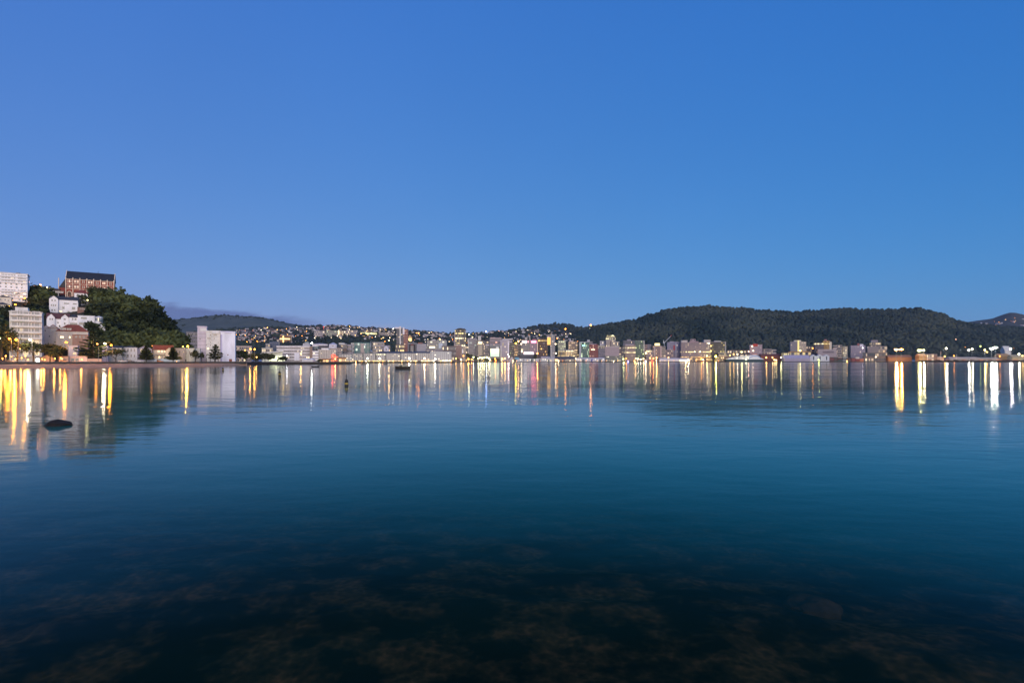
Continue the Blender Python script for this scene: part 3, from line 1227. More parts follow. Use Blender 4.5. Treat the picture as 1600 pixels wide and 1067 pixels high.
# brick monastery along the crest
a, rz, ln = frame_of(103, 425, 178, 442)
zb = PZ(463, 430)
t = thing('monastery', 'long red brick monastery with cream piers and steep dark roof on the hill crest', 'monastery', (a.x, a.y, zb), rz)
ev = PZ(435, 425) - zb
rg = PZ(423.0, 425) - zb + .6
BR = tiles((.52, .105, .062), 'red brick', .3)
CRS = paint((.82, .66, .50), .8, .2, .6, 'cream stone')
dp = 11
MB().box(0, ln, 0, dp, -8, ev).build('wall', BR, t)
SL = paint((.022, .024, .030), .6, .3, .8, 'slate')
rf = MB().add([(-.3, -.5, ev), (ln + .3, -.5, ev), (ln + .3, dp + .5, ev), (-.3, dp + .5, ev), (-.3, dp / 2, rg), (ln + .3, dp / 2, rg)], [(0, 1, 5, 4), (2, 3, 4, 5), (1, 2, 5), (3, 0, 4), (3, 2, 1, 0)]).build('roof', SL, t)
MB().box(ln * .64, ln * .64 + .25, dp / 2 - .12, dp / 2 + .12, rg, rg + 1.6).build('finial', SL, rf)
MB().prism([(-.5, ev), (.0, ev), (.0, ev)], 0, 1)
for x in (-.45, ln + .05):
    MB().add([(x, -.7, ev - .5), (x + .4, -.7, ev - .5), (x, dp / 2, rg + .7), (x + .4, dp / 2, rg + .7), (x, dp + .7, ev - .5), (x + .4, dp + .7, ev - .5), (x, dp / 2, rg - .5), (x + .4, dp / 2, rg - .5)],
             [(0, 1, 3, 2), (2, 3, 5, 4), (0, 2, 6), (2, 4, 6), (1, 7, 3), (3, 7, 5)]).build('gable_coping', CRS, t)
for i in range(8):
    x = ln * i / 7
    MB().box(x - .26, x + .26, -.75, .0, -4, ev + .9).build('pier', CRS, t)
zr = [PZ(439, 425) - zb, PZ(447.2, 425) - zb]
for z0 in (PZ(443, 425) - zb, PZ(451, 425) - zb, ev - .35):
    for i in range(7):
        MB().box(ln * i / 7 + .27, ln * (i + 1) / 7 - .27, -.22, -.003, z0 - .17, z0 + .17).build('string_course', CRS, t)
for i in range(7):
    for z0 in zr:
        for q in (-.95, 0, .95) if (i in (0, 1, 3)) else (-.6, .6):
            x = ln * (i + .5) / 7 + q
            f_ = MB().box(x - .33, x + .33, -.14, .02, z0 - 1.05, z0 + 1.05).build('window', CRS, t)
            MB().box(x - .24, x + .24, -.18, -.142, z0 - .95, z0 + .95).build('pane', glow((1, .80, .58), .55, 'lit window') if (i + int(q * 2)) % 2 == 0 else glass((.10, .08, .07)), f_)  # these bright panes glow to stand in for reflections
x = ln * .5 / 7
z0 = PZ(459.5, 425) - zb
arch = [(x - 1.5, z0 - 2.2), (x + 1.5, z0 - 2.2)] + [(x + 1.5 * math.cos(q), z0 + 1.2 + 1.5 * math.sin(q)) for q in np.linspace(0, math.pi, 9)]
dr = MB().prism(arch, -.2, .02).build('door', CRS, t)
MB().prism([(x + (px_ - x) * .75, z0 + (pz_ - z0) * .85) for px_, pz_ in arch], -.26, -.202).build('door_leaf', paint((.10, .05, .03)), dr)

# chapel wing with its own gable left of the monastery
a2, rz2, ln2 = frame_of(92.5, 436, 103, 438)
t = thing('chapel', 'dark roofed brick chapel gable beside the left end of the monastery', 'chapel', (a2.x, a2.y, PZ(463, 436)), .3)
ev2 = 7.6
MB().box(0, ln2 + 2, 0, 16, -6, ev2).build('wall', BR, t)
MB().add([(-.2, -.3, ev2), (ln2 + 2.2, -.3, ev2), ((ln2 + 2) * .85, -.3, 17), (-.2, 16, ev2), (ln2 + 2.2, 16, ev2), ((ln2 + 2) * .85, 16, 17)], [(0, 2, 5, 3), (1, 4, 5, 2), (0, 1, 2), (4, 3, 5)]).build('roof', SL, t)
MB().box(-.5, .0, -.5, 0, -4, 15.6).build('pier', CRS, t)

RB = (.15, .06, .05)      # red brown roof
SLT = (.05, .05, .058)    # slate grey roof
TERR = (.28, .075, .04)   # terracotta roof


def on_hill(p, py):
    return headland.find(p, py)[1]


def hs(label, p0, p1, ye, yb, *args, Y=None, **kw):
    Y = Y or on_hill((p0 + p1) / 2, yb)
    return house(label, p0, p1, ye, yb, Y, *args, **kw)


# stepped houses at the left edge
hs('white hipped house just below the hilltop apartment block, topmost of three stepped houses', -6, 28, 452.5, 465, WHITE, 'hip', 3.5, SLT, [(3, 457, 1.6, 1.6), (13, 457, 1.6, 1.6), (22, 458, 1.6, 1.6)], dep=10)
hs('cream hipped house in the middle of three stepped houses at the left edge', -8, 18, 464, 477, CREAM, 'hip', 3.2, (.07, .055, .06), [(1, 468, 1.5, 1.8), (8, 468, 1.5, 1.8), (13, 469, 1.5, 1.8)], dep=10)
hs('low cream house with grey roof, lowest of three stepped houses at the left edge', -8, 14, 475.5, 487, (.66, .58, .46), 'hip', 4, (.07, .07, .075), [(2, 479, 1.4, 1.4), (8, 479.5, 1.4, 1.4)], dep=10)
hs('small pink house lit by an orange lamp on the crest left of the monastery', 53, 64, 448, 459, (.75, .45, .36), 'flat', 1, (.5, .3, .25), [(57, 452, 1.6, 1.6)], dep=7, Y=420)
hs('low dark roofed shed on the crest between the pink house and the chapel', 72, 93, 452.5, 459, (.20, .14, .11), 'side', 2.5, (.08, .055, .05), [(75, 455, 2, 1.4, 1.2)], dep=6, Y=424)
hs('pale flat roofed carport on posts below the chapel', 83, 99, 455.6, 457.4, (.62, .56, .50), 'flat', .8, (.55, .5, .45), dep=5, Y=421, sink=.2, extra=[(90.5, 91.8, 457.4, 466, 0)], name='carport', cat='carport')
# big white villa
hs('large white three storey villa with a gabled bay below the monastery', 78, 122, 468.5, 489, WHITE, 'side', 6.2, (.055, .055, .06),
   [(82, 470.5, 1.5, 2), (86.5, 470.5, 1.5, 2), (81, 478, 1.3, 2.2), (84, 478, 1.3, 2.2), (87, 478, 1.3, 2.2), (82, 485.5, 1.4, 2), (86, 485.5, 1.4, 2),
    (104, 474, 8, 1.4), (117, 474, 6, 1.4), (99, 481, 3, 3.2), (115, 481, 5, 3.6), (95, 486.5, 4, 1.8, 1.4), (107, 487, 3, 2), (116, 487, 5, 2)],
   gables=[(77.5, 91, 467.5, 5, 489, 1.6)], dep=11, chimney=108)
hs('small white house with red hipped roof in front of the monastery', 116, 138, 458, 466, WHITE, 'hip', 6.5, (.25, .06, .045), [(121, 461, 1.6, 1.8), (127, 461, 1.6, 1.8), (134, 463, 1.8, 2.4, 2.0)], dep=9)
hs('small white cottage half hidden by shrubs right of the large white villa', 127, 137, 471, 477, (.6, .57, .55), 'front', 4, (.13, .10, .10), [(130, 474, 1.5, 3), (133.5, 474, 1.5, 3)], dep=6)
hs('low brick house with three pale windows between the villa and the bush', 121, 138, 481, 488, (.24, .13, .10), 'flat', .8, (.2, .14, .11), [(126, 482.7, 1.2, 2), (129, 482.7, 1.2, 2), (132, 482.7, 1.2, 2)], dep=7)
# second terrace of houses
hs('white house with red brown roof and two small gables below the large villa', 73, 108, 498, 514, WHITE, 'side', 9, RB,
   [(78.5, 499, 1.6, 2.4), (82, 499, 1.6, 2.4), (101.5, 498.5, 3.2, 1.8), (101.5, 505.5, 2, 3), (90.5, 504, 2.2, 1.6), (93, 509.5, 2, 3), (83, 509.5, 3, 2.2)],
   gables=[(74, 86, 496, 6, 514, 1.2), (95.5, 108, 496, 6, 514, 1.6)], dep=9)
Yh = on_hill(90, 514)
hs('white house part with dark hipped roof and a wide glazed porch', 108, 122, 495.5, 514, WHITE, 'hip', 5, (.05, .05, .05), [(113.5, 498.5, 1.6, 3), (118, 498.5, 2.6, 3), (115, 506.5, 11, 4)], dep=8, Y=Yh)
hs('white flat roofed modern house with wide windows and a terrace beside the bush', 121.5, 148, 493.8, 513, (.82, .82, .84), 'flat', .6, (.8, .8, .82),
   [(131, 497, 8.5, 2.2), (130, 505.8, 12, 3.4), (143, 506.5, 5.5, 4)], dep=9, Y=Yh - 1)
ty = Yh - 1
t = thing('round_bay', 'white rounded glass bay at the right end of the modern white house', 'house bay', (PX(149, ty), ty + 3, PZ(512, ty)), 0)
MB().lathe([(2.1, -3), (2.1, 0), (2.1, 3.2), (2.1, 7.2)], 14).build('wall', paint((.82, .82, .84)), t)
MB().lathe([(2.16, 1.2), (2.16, 3.0)], 14).build('window', panes(.1, (1, .8, .5), 1, 1.0, (.10, .14, .15), .2, (.7, .7, .7)), t)
MB().lathe([(2.16, 4.6), (2.16, 6.6)], 14).build('window', panes(.1, (1, .8, .5), 1, 1.0, (.10, .14, .15), .2, (.7, .7, .7)), t)
MB().lathe([(2.4, 7.203), (.2, 8.0)], 14).build('roof', paint((.7, .7, .72)), t)
t = thing('terrace_wall', 'white terrace wall stepping down at the end of the modern house', 'wall', (PX(152, ty), ty, PZ(512.5, ty)), .05)
MB().box(-1, 6, -1.5, -1.1, -2.5, .7).build('wall', paint((.8, .8, .8)), t)
MB().box(2.6, 4.2, -1.09, -.4, .2, 2.2).build('pillar', paint((.8, .8, .8)), t)
# red roofed boarding house
hs('wide cream house with a large terracotta roof and dormers', 88, 138, 517.5, 533, (.62, .55, .47), 'hip', 11, TERR,
   [(98.5, 527, 2.0, 2.6, 2.6), (95.5, 527, 2.2, 2.6, 2.6), (109, 527, 2.0, 2.8, 2.2), (119, 526, 2, 2), (129, 526, 2, 2), (96.8, 514.6, 1.2, 2.4), (99.8, 514.6, 1.2, 2.4), (107.5, 514.8, 3, 2.2)], dep=10, Y=300, dormers=[(94, 103, 512.2, 517), (104, 111.5, 512.6, 517)])
hs('grey gabled house with paired windows right of the balcony apartment block', 66, 78, 512.5, 533, (.55, .50, .47), 'front', 4.5, RB, [(67.5, 516.5, 1.2, 3), (70.5, 516.5, 1.2, 3)], dep=9, Y=300)
hs('cream gabled house with a terracotta roof between two gabled houses', 76, 90, 512, 533, (.62, .55, .48), 'front', 5.2, TERR, [(80.5, 516, 1.4, 3), (77.5, 525.5, 1.3, 2.4)], dep=9, Y=298)
hs('brown brick flats at the right end of the terracotta roofed house', 113, 138, 523.5, 533, (.34, .20, .15), 'flat', .8, (.25, .15, .12), [(119, 526.5, 2, 2), (125, 526.5, 2, 2), (131, 526.5, 2, 2)], dep=8, Y=296)
# roadside row


def rowY(p, f=1.07):
    return prom_Y(p) * f


def rh(label, p0, p1, ye, *args, f=1.07, yb=566.0, **kw):
    return house(label, p0, p1, ye, yb, rowY((p0 + p1) / 2, f), *args, **kw)


rh('narrow pink white modern house with a tall window beside an orange lamp', 107, 121.5, 540.5, (.80, .70, .70), 'flat', .6, (.7, .62, .62), [(117, 544.5, 6, 5), (116.5, 552.5, 5, 3, .5)], dep=9)
rh('pink white garage with dark doors in front of the modern house', 109, 136, 557.2, (.80, .64, .60), 'flat', .5, (.75, .6, .56), [(113.5, 562, 5, 4.4), (120.5, 562, 5, 4.4)], f=1.04, dep=5, name='garage', cat='garage')
rh('low pale house with gabled roof left of the garage', 62, 84, 559, (.62, .45, .38), 'front', 5, (.3, .22, .18), [(70, 562, 2, 2)], f=1.05, dep=7)
rh('low white wall house end by the dark trees', 92, 107, 557, (.66, .55, .5), 'flat', .5, (.4, .3, .26), [(97, 561, 3, 3, 1.0)], f=1.045, dep=5)
rh('tall narrow lavender house behind the white street lamp', 159.5, 169, 541, (.66, .58, .68), 'flat', .5, (.5, .45, .5), [(161.5, 556, 1.2, 3.5), (164.5, 556, 1.2, 3.5)], dep=9)
rh('long low cream house behind the spreading roadside tree', 169, 191, 543, (.62, .58, .50), 'side', 3, SLT, [(173, 546.5, 1.5, 3), (178, 546.5, 1.5, 3), (185, 546.5, 1.5, 3)], dep=9)
rh('white two storey house with four tall arched windows per floor', 190.5, 214.5, 542.5, (.74, .70, .68), 'hip', 2.5, SLT,
   [(194, 547, 1.4, 4), (200, 547, 1.6, 4.4), (205, 547, 1.4, 4.4), (210, 547, 1.4, 4.4), (194, 556, 1.4, 4), (200, 556, 1.4, 4.4), (205, 556, 1.4, 4.4), (210, 556, 1.4, 4)], dep=10)
rh('mauve gabled house behind the first pine tree', 214.5, 237, 545, (.50, .44, .52), 'front', 5, (.12, .11, .12), [(221, 548, 3, 4.5, .8), (220, 557, 2, 3), (231, 556, 2, 4)], dep=9)
rh('cream house with orange red roof, a white right gable and a lit upper veranda', 239, 270, 546.5, (.70, .60, .46), 'side', 7.5, (.36, .085, .03),
   [(248, 549, 3.4, 3, .9), (253, 549, 3.4, 3, .9), (258, 549, 3.4, 3, .9), (249, 558, 2.6, 3.6, 1.1), (254, 558, 2.0, 3.6), (262, 558, 2, 3.6)], dep=9, extra=[(244.5, 257, 551.5, 554.5, 1.6)], gables=[(258.5, 270, 547.5, 5.5, 566, .8)])
rh('brown grey two storey building with pilasters right of the second pine', 272, 289, 544.5, (.40, .34, .31), 'flat', .6, (.4, .36, .32), [(276, 550, 1.4, 4), (281, 550, 1.4, 4), (285, 550, 1.4, 4)], dep=10)
rh('pale grey green building with a dark doorway under the big yellow lamp', 286, 304, 544.5, (.60, .60, .52), 'flat', .8, (.55, .55, .5), [(291, 551, 1.3, 5), (296.5, 551, 1.3, 5), (289.5, 563.4, 3.4, 4.5), (299, 552, 1.3, 3)], f=1.066, dep=10)
rh('low pale building with a rounded tree in front left of the white flats', 303, 312.5, 544.8, (.58, .57, .54), 'flat', .5, (.5, .5, .5), [(306, 551, 1.3, 2), (310, 558, 1.5, 4)], dep=9)
for (q0, q1, zc, lb, col) in ((225, 245, 560.8, 'low white garden wall left of the orange red roofed house', (.72, .74, .74)), (248, 281, 561.0, 'long pale blue white garden wall in front of the orange red roofed house', (.66, .76, .80)), (136, 159, 560.5, 'broken pinkish garden wall under the big dark pine', (.62, .42, .34))):
    Yw = rowY((q0 + q1) / 2, 1.025)
    _r, _s, _l = facing((q0 + q1) / 2, Yw, 0, 0)
    t = thing('garden_wall', lb, 'wall', (*_l, GZ), _r)
    wd = (q1 - q0) / F * Yw * _s
    MB().box(-wd / 2, wd / 2, -.12, .12, -.3, PZ(zc, Yw) - GZ).build('wall', paint(col), t)
    MB().box(-wd / 2 - .1, wd / 2 + .1, -.18, .18, PZ(zc, Yw) - GZ + .003, PZ(zc, Yw) - GZ + .12).build('coping', paint(tuple(c * .9 for c in col)), t)

# white flats at the point
Y = rowY(336, 1.06)
LV = (.62, .55, .62)
t = tower('lavender grey stair tower of the white flats at the point, banded at every floor', 308.5, 323, 511.5, Y + 2, LV, 0, name='apartment_block', cat='apartment block', dep=12)
for i in range(8):
    z0 = 1.5 + i * 2.75
    MB().box(-2.55, 2.55, -6.06, -5.9, z0, z0 + .22).build('floor_line', paint((.30, .26, .30)), t)
MB().box(-1.2, 2.6, -6.2, -5.2, PZ(516.5, Y) - GZ, PZ(511.8, Y) - GZ).build('roof_screen', paint((.75, .72, .68)), t)
panel(t, 312, 313.6, 529, 530, glass(), 'window')
t = tower('white flats with small scattered windows and balconies in the middle of the point', 322, 344, 518.5, Y, (.76, .72, .66), 0, name='apartment_block', cat='apartment block', dep=13)
for (q, r, ww, hh, lit) in ((329, 523.5, 1.6, 1.8, 0), (336.5, 523.5, 4.8, 1.6, 0), (326.5, 528.8, 5.4, 1.8, 0), (334.7, 529, .9, 2.4, 0), (328.8, 535, .9, 2.2, 0), (322.8, 539.3, .9, 1.6, 0), (328.8, 539.5, .9, 1.8, 0), (341, 535, .9, 1.2, 0), (325, 544.5, 2.6, 1.6, 2.2), (323, 555.5, .9, 2, 0), (336, 546, 1, 2, 0), (340, 553, 1, 2, 0)):
    panel(t, q - ww / 2, q + ww / 2, r - hh / 2, r + hh / 2, glow((1, .8, .4), lit, 'lit window') if lit else glass(), 'window', .12, .14)
panel(t, 331.5, 343, 517.2, 521, paint((.78, .75, .74)), 'roof_screen', .6, .5)
for r in (525.8, 531.6, 537.4, 543.2, 549):
    panel(t, 322.3, 343.8, r, r + .35, paint((.5, .46, .44)), 'floor_line', .08, .1)
for q in (322.5, 328.5, 335, 341):
    panel(t, q - .5, q + .5, 559, 566, paint((.16, .13, .12)), 'column', .3, .3)
t = tower('bright bluish white windowless slab at the right end of the white flats', 344.5, 367.5, 519.5, Y + 3, (.88, .86, .95), 0, name='apartment_block', cat='apartment block', dep=13, cap=(.75, .72, .85))
panel(t, 344.6, 347.3, 523, 566, paint((.55, .50, .68)), 'shaded_side', .06, .07)  # darker lavender strip: shade of the left face put into the colour
panel(t, 355, 357, 553.6, 555, glass((.08, .08, .1)), 'window', .1, .12)
panel(t, 352, 362, 518.6, 520, paint((.72, .68, .86)), 'roof_screen', .7, .6)
panel(t, 358, 362.5, 561, 566.3, paint((.32, .10, .05)), 'door', .12, .14)
t = tower('grey tall block half hidden behind the white flats', 291, 312, 519.5, 760, (.30, .27, .30), 7, panes(.05), yb=560)

# seven parked cars and two lit boxes
CARB = None


def car(px, f, col, label, ln_=4.3, rot=None, hgt=1.0):
    Yc = rowY(px, f)
    t = thing('parked_car', label, 'car', (PX(px, Yc), Yc, GZ), rot if rot is not None else 1.275, 'cars parked along the bay road')
    pm, tt, pp = new_mat('car paint')
    pp.inputs['Base Color'].default_value = (*col, 1)
    pp.inputs['Roughness'].default_value = .3
    l = ln_ / 2
    prof = [(-l, .35), (l, .35), (l + .02, .62), (l - .25, .82), (l - 1.15, .92), (-l + .3, .95), (-l, .8)]
    MB().prism(prof, -.85, .85).build('body', pm, t)
    MB().prism([(-l + .45, .93), (l - 1.2, .93), (l - 1.85, 1.42 * hgt), (-l + 1.0, 1.45 * hgt)], -.74, .74).build('cabin', glass((.02, .025, .03), .08), t)
    MB().prism([(-l + .98, 1.452 * hgt), (l - 1.83, 1.422 * hgt), (l - 1.9, 1.48 * hgt), (-l + 1.1, 1.5 * hgt)], -.72, .72).build('roof', pm, t)
    for sx_ in (-l + .8, l - .85):
        for sy in (-.86, .68):
            wh = MB()
            wh.prism([(sx_ + .32 * math.cos(q), .32 + .32 * math.sin(q)) for q in np.linspace(0, 2 * math.pi, 13)[:-1]], sy, sy + .18)
            wh.build('wheel', DARK, t)
    return t


car(5, 1.02, (.10, .04, .03), 'dark red car at the left edge behind the seawall', rot=.3)
car(12, 1.03, (.25, .2, .17), 'beige car glowing in the lamp light at the left edge', rot=.3)
car(192, 1.025, (.75, .72, .74), 'white car parked below the spreading tree, leftmost of three by the arched house', rot=.35)
car(203, 1.025, (.05, .03, .03), 'dark car parked in front of the white house with arched windows', rot=.35, hgt=1.12)
car(218.5, 1.025, (.72, .72, .74), 'white car parked beside the first pine tree', rot=.35)
car(249, 1.02, (.70, .20, .03), 'orange car parked at the pale blue white garden wall', rot=.35)
car(101, 1.025, (.5, .3, .22), 'pale car parked beside the garage', rot=.35)
Yl = rowY(59, 1.01)
t = thing('lit_advert_box', 'small glowing white box on the promenade edge below the apartment block', 'light box', (PX(59.3, Yl), Yl, GZ), .1)
MB().box(-.85, .85, -.12, .12, .25, 2.2).build('case', STEEL, t)
MB().box(-.78, .78, -.16, -.122, .3, 2.12).build('light_panel', glow((.88, 1, .93), 5.0, 'advert light'), t)
MB().box(-.6, -.4, -.1, .1, -.3, .25).box(.4, .6, -.1, .1, -.3, .25).build('foot', STEEL, t)

# roadside trees
gz = GZ
broad_tree(2, rowY(2, 1.05), gz, 34, 511, 'tall dark tree at the left edge lit green from below', 41, n=1500)
broad_tree(27, rowY(27, 1.03), gz, 30, 533, 'small tree under the pair of orange lamps at the apartment block', 42, .3, 700)
broad_tree(52, rowY(52, 1.04), gz, 24, 537, 'round green tree under the white lamp at the apartment block', 43, .3, 700)
broad_tree(78, rowY(78, 1.035), gz, 28, 538, 'flat topped dark pohutukawa left of the orange lamp', 44, .32, 800, low=.5)
broad_tree(91, rowY(91, 1.025), gz, 22, 543, 'dark leaning pohutukawa next to the orange lamp', 45, .32, 700)
norfolk_pine(146, rowY(146, 1.03), gz, 46, 517, 'large broad dark pine between the garage and the white lamp', 46)
broad_tree(181, rowY(181, 1.03), gz, 30, 546, 'low spreading tree in front of the long cream house', 47, .3, 800, low=.3)
norfolk_pine(228.5, rowY(228.5, 1.02), gz, 20, 540, 'dark pine tree in front of the mauve gabled house', 48)
norfolk_pine(270.5, rowY(270.5, 1.02), gz, 18, 542.5, 'dark pine tree at the right end of the pale blue white wall', 49)
broad_tree(305, rowY(305, 1.03), gz, 11, 547.5, 'small round yellow green tree left of the white flats', 50, .28, 500, low=.25)
norfolk_pine(336.5, rowY(336.5, 1.015), gz, 21, 538.5, 'dark pine tree in front of the white flats', 51)
broad_tree(315, rowY(315, 1.045), gz, 8, 552, 'small dark shrub tree beside the stair tower', 52, .26, 350)
broad_tree(376, 405, gz, 20, 547.5, 'dark round tree right of the bright windowless slab', 53, .36, 700, low=.2)
broad_tree(28, 392, PZ(462, 392), 12, 459, 'dark shrub below the hilltop block', 57, .3, 300, low=.05)
broad_tree(68, 400, PZ(468, 400), 18, 452, 'orange lit bush beside the small pink house', 58, .3, 500, low=.05)
broad_tree(128, on_hill(128, 472) - 3, PZ(472, on_hill(128, 472) - 3), 14, 461.5, 'round shrub in front of the red roofed white house', 59, .3, 500, low=.05)
for i, (p, py, wpx, hpx) in enumerate([(50, 478, 22, 12), (58, 490, 20, 14), (66, 480, 12, 14), (34, 470, 18, 9), (66, 500, 16, 12), (140, 478, 20, 14), (146, 462, 22, 14), (160, 470, 26, 16), (150, 488, 22, 12), (165, 500, 24, 16), (152, 520, 30, 14), (165, 535, 30, 14), (4, 500, 20, 16), (8, 520, 16, 12), (30, 500, 1, 1)][:-1]):
    Yb = on_hill(p, py)
    broad_tree(p, Yb, PZ(py, Yb), wpx, py - hpx, 'dark shrub growing between the houses of the headland', 60 + i, .34, 420, 'shrubs between the headland houses', 'shrub', low=.02)

# lamps of the bay road and the headland
LB = 'street lamps of the bay road'
for (p, py, col, pw, rd, lb) in [
    (15, 529.5, OR, 40, .42, 'small orange street lamp left of the yellow one at the apartment block'),
    (26, 531, (1, .34, .03), 130, .55, 'bright yellow orange street lamp in front of the apartment block'),
    (47.5, 531, (1, .88, .58), 120, .55, 'bright white street lamp in front of the apartment block'),
    (104, 535, (1, .31, .02), 120, .55, 'bright orange street lamp beside the pink white modern house'),
    (152, 537.5, OR, 12, .32, 'faint orange street lamp in front of the large pine'),
    (164.3, 537, (1, .86, .56), 100, .5, 'white street lamp at the lavender house'),
    (174, 539.3, (1, .32, .02), 90, .5, 'orange street lamp right of the white one'),
    (238, 540.5, OR, 2, .3, 'faint orange lamp above the mauve house'),
    (286, 541.8, YE, 8, .3, 'small lamp left of the big yellow one'),
    (293.5, 541, (1, .52, .06), 180, .62, 'big bright yellow street lamp over the grey green building'),
]:
    lamp_post(p, py, rowY(p, 1.012), GZ, col, pw, rd, lb, group=LB)
for (p, py, Yq, col, pw, rd, lb) in [
    (39, 466, 385, (1, .36, .03), 60, .55, 'orange street lamp on the slope below the hilltop block'),
    (24, 476, 360, (1, .38, .03), 60, .55, 'orange street lamp on the slope beside the low cream house'),
    (63.5, 445.3, 416, (1, .40, .14), 60, .55, 'orange lamp above the small pink house on the crest'),
    (73.5, 449.2, 420, (1, .60, .30), 40, .4, 'small orange lamp over the low dark shed on the crest'),
    (1, 529, 262, GRN, 30, .4, 'green tinted lamp in the tall tree at the left edge'),
    (137, 469, 395, (1, .85, .35), 10, .4, 'small yellow lamp beside the red roofed white house'),
]:
    lamp_post(p, py, Yq, PZ(py, Yq) - 6, col, pw, rd, lb, group='lamps on the headland')
for (p, py, pw) in [(4, 560, 70), (9, 556, 50), (18, 557, 80), (24, 561, 50), (34, 559, 50), (40, 556, 60), (44, 562, 40), (66, 561, 40), (70, 562, 40), (86, 560, 50), (95, 559, 60), (128, 562, 30), (150, 563, 30), (141, 566, 14), (163, 565.5, 10), (276, 564.8, 5), (31, 545, 6)]:
    Yq = rowY(p, 1.01)  # most of these lights are added to warm nearby trees and houses
    far_lamp(p, py, Yq * (1.0 if pw < 20 else 1.015), GZ, (1, .42, .07), pw * 2.2, .2, 'low orange promenade light, most added to warm trees and houses', 'path lights of the bay promenade', 'path_fill_light', 'path light')

# ------------------------------------------------------------------ city waterfront
GREY = (.36, .34, .36)
LAV = (.44, .40, .47)
BRN = (.16, .12, .11)
DIM = panes(.12)
DIM2 = panes(.22, (1, .75, .45), 1.4)
LITW = panes(.92, (1, .80, .40), 2.6, 2.6)
LITO = panes(.80, (1, .55, .18), 1.9, 3.0)
LITG = panes(.85, (.85, 1, .55), 1.3, 3.0)
HALF = panes(.40, (1, .78, .45), 1.7, 2.6)
TEAL = panes(.06, (.9, 1, .8), 1.4, 3.2, (.03, .14, .14), .08, (.10, .26, .26))
BLUEG = panes(.05, (1, .9, .7), 1.2, 3.2, (.02, .05, .12), .08, (.05, .09, .18))
GREENG = panes(.14, (.8, 1, .6), 1.5, 3.0, (.015, .10, .07), .10, (.04, .17, .13))
PALE = panes(.10, (1, .85, .6), 1.3, 3.0, (.20, .19, .21), .3, (.5, .47, .48))

# --- the point with its trees, left of the city (about 480-540 m)
for (p, Y, wpx, top, lb, sd_) in [
    (396, 470, 10, 553, 'small dark tree below two orange lamps, left of the white lit hall', 71),
    (403, 490, 14, 552.5, 'round dark tree with yellow lights behind it, left of the white lit hall', 72),
    (414, 500, 16, 552, 'broad dark tree in front of the left wing of the white lit hall', 73),
    (423, 505, 13, 553.5, 'dark tree in front of the middle of the white lit hall', 74),
    (442, 515, 14, 557.5, 'low dark round tree in front of the right end of the white lit hall', 75),
    (384, 440, 9, 551, 'dark tree by the orange lamps at the point', 76),
    (500, 520, 7, 562.5, 'small bush on the quay near the white pavilion tents', 77),
]:
    broad_tree(p, Y, GZ, wpx, top, lb, sd_, .5, 500, low=.18)

Y = 560
t = thing('lit_hall', 'low white hall with a slanting roof glowing greenish white from inside', 'hall', (PX(425, Y), Y, GZ), math.atan2(375, 800))
k = Y / F / 1.1
zt = lambda py: PZ(py, Y) - GZ
lx = (407 - 425) * k
rx = (441.5 - 425) * k
MB().prism([(lx + 2, -.5), (rx, -.5), (rx, zt(548.8)), (lx + 1, zt(553.2))], 0, 24).build('wall', paint((.75, .76, .62)), t)
MB().prism([(lx - 1.2, zt(553.4)), (rx + .5, zt(549.2)), (rx + .5, zt(547.6)), (lx - 1.2, zt(552.2))], -2.5, 26).build('roof', paint((.85, .83, .80)), t)
for i in range(6):
    x0 = lx + 9 + i * 2.55
    MB().box(x0, x0 + 2.3, -.12, -.02, 1.0, zt(556) - .2).build('window', glow((.93, 1, .62), 1.25 if i != 3 else 1.7, 'lit hall window'), t)
tower('blue glass office block behind the white lit hall', 421, 437, 534.5, 900, (.04, .08, .16), 6, BLUEG, band=(.08, .95), tops=[(424, 434, 533.2, (.2, .22, .26))])
tower('narrow grey tower left of the blue glass block', 415, 421.5, 537.5, 880, (.45, .44, .46), 5, DIM)
tower('low cream block with a lit top floor left of the narrow grey tower', 409, 426, 544.5, 760, CREAM, 3, HALF)
tower('pale long block with pinkish parapet behind the lamps at the point', 366, 393, 541.5, 640, (.55, .42, .38), 4, DIM2, yb=566)
t = tower('long white ribbon windowed building right of the lit hall', 432.5, 485, 541.5, 600, (.72, .68, .68), 5, panes(.10, (1, .8, .5), 1.6, 2.0, (.10, .09, .10), .25, (.35, .32, .32)), band=(.28, .68), dep=20,
          tops=[(436, 448, 540.2), (452, 470, 540.0), (473, 484, 536.0, (.42, .42, .46)), (476, 482, 533.8, (.30, .36, .36))])
panel(t, 460, 468.2, 552, 563.5, paint((.78, .77, .84)), 'entrance_wall', 1.2, 1.0)
tower('narrow brown stair tower at the right end of the ribbon windowed building', 484, 488, 542.5, 596, (.30, .21, .16), 0, dep=20)
tower('small teal topped block behind the brown stair tower', 487, 497, 542.5, 640, (.22, .27, .26), 2, DIM)
tower('white flats with wide balconies, left of the cream grid fronted block', 487.5, 497.5, 549.5, 598, WHITE, 4, panes(.08, (1, .8, .5), 1.3, 2.2, (.16, .15, .16), .1), band=(.2, .55), dep=14)
t = tower('cream grid fronted apartment block with a white penthouse', 497.5, 525, 547.5, 604, (.66, .60, .53), 6, panes(.14, (1, .78, .45), 1.5, 1.9, (.12, .11, .11), .38, (.6, .55, .5)), band=(.22, .82), dep=16, tops=[(502, 513, 543.8, (.82, .80, .80))])
tower('pinkish brown apartment block behind the red lit venue', 513, 534, 545.2, 640, (.46, .38, .34), 6, DIM2, dep=16)
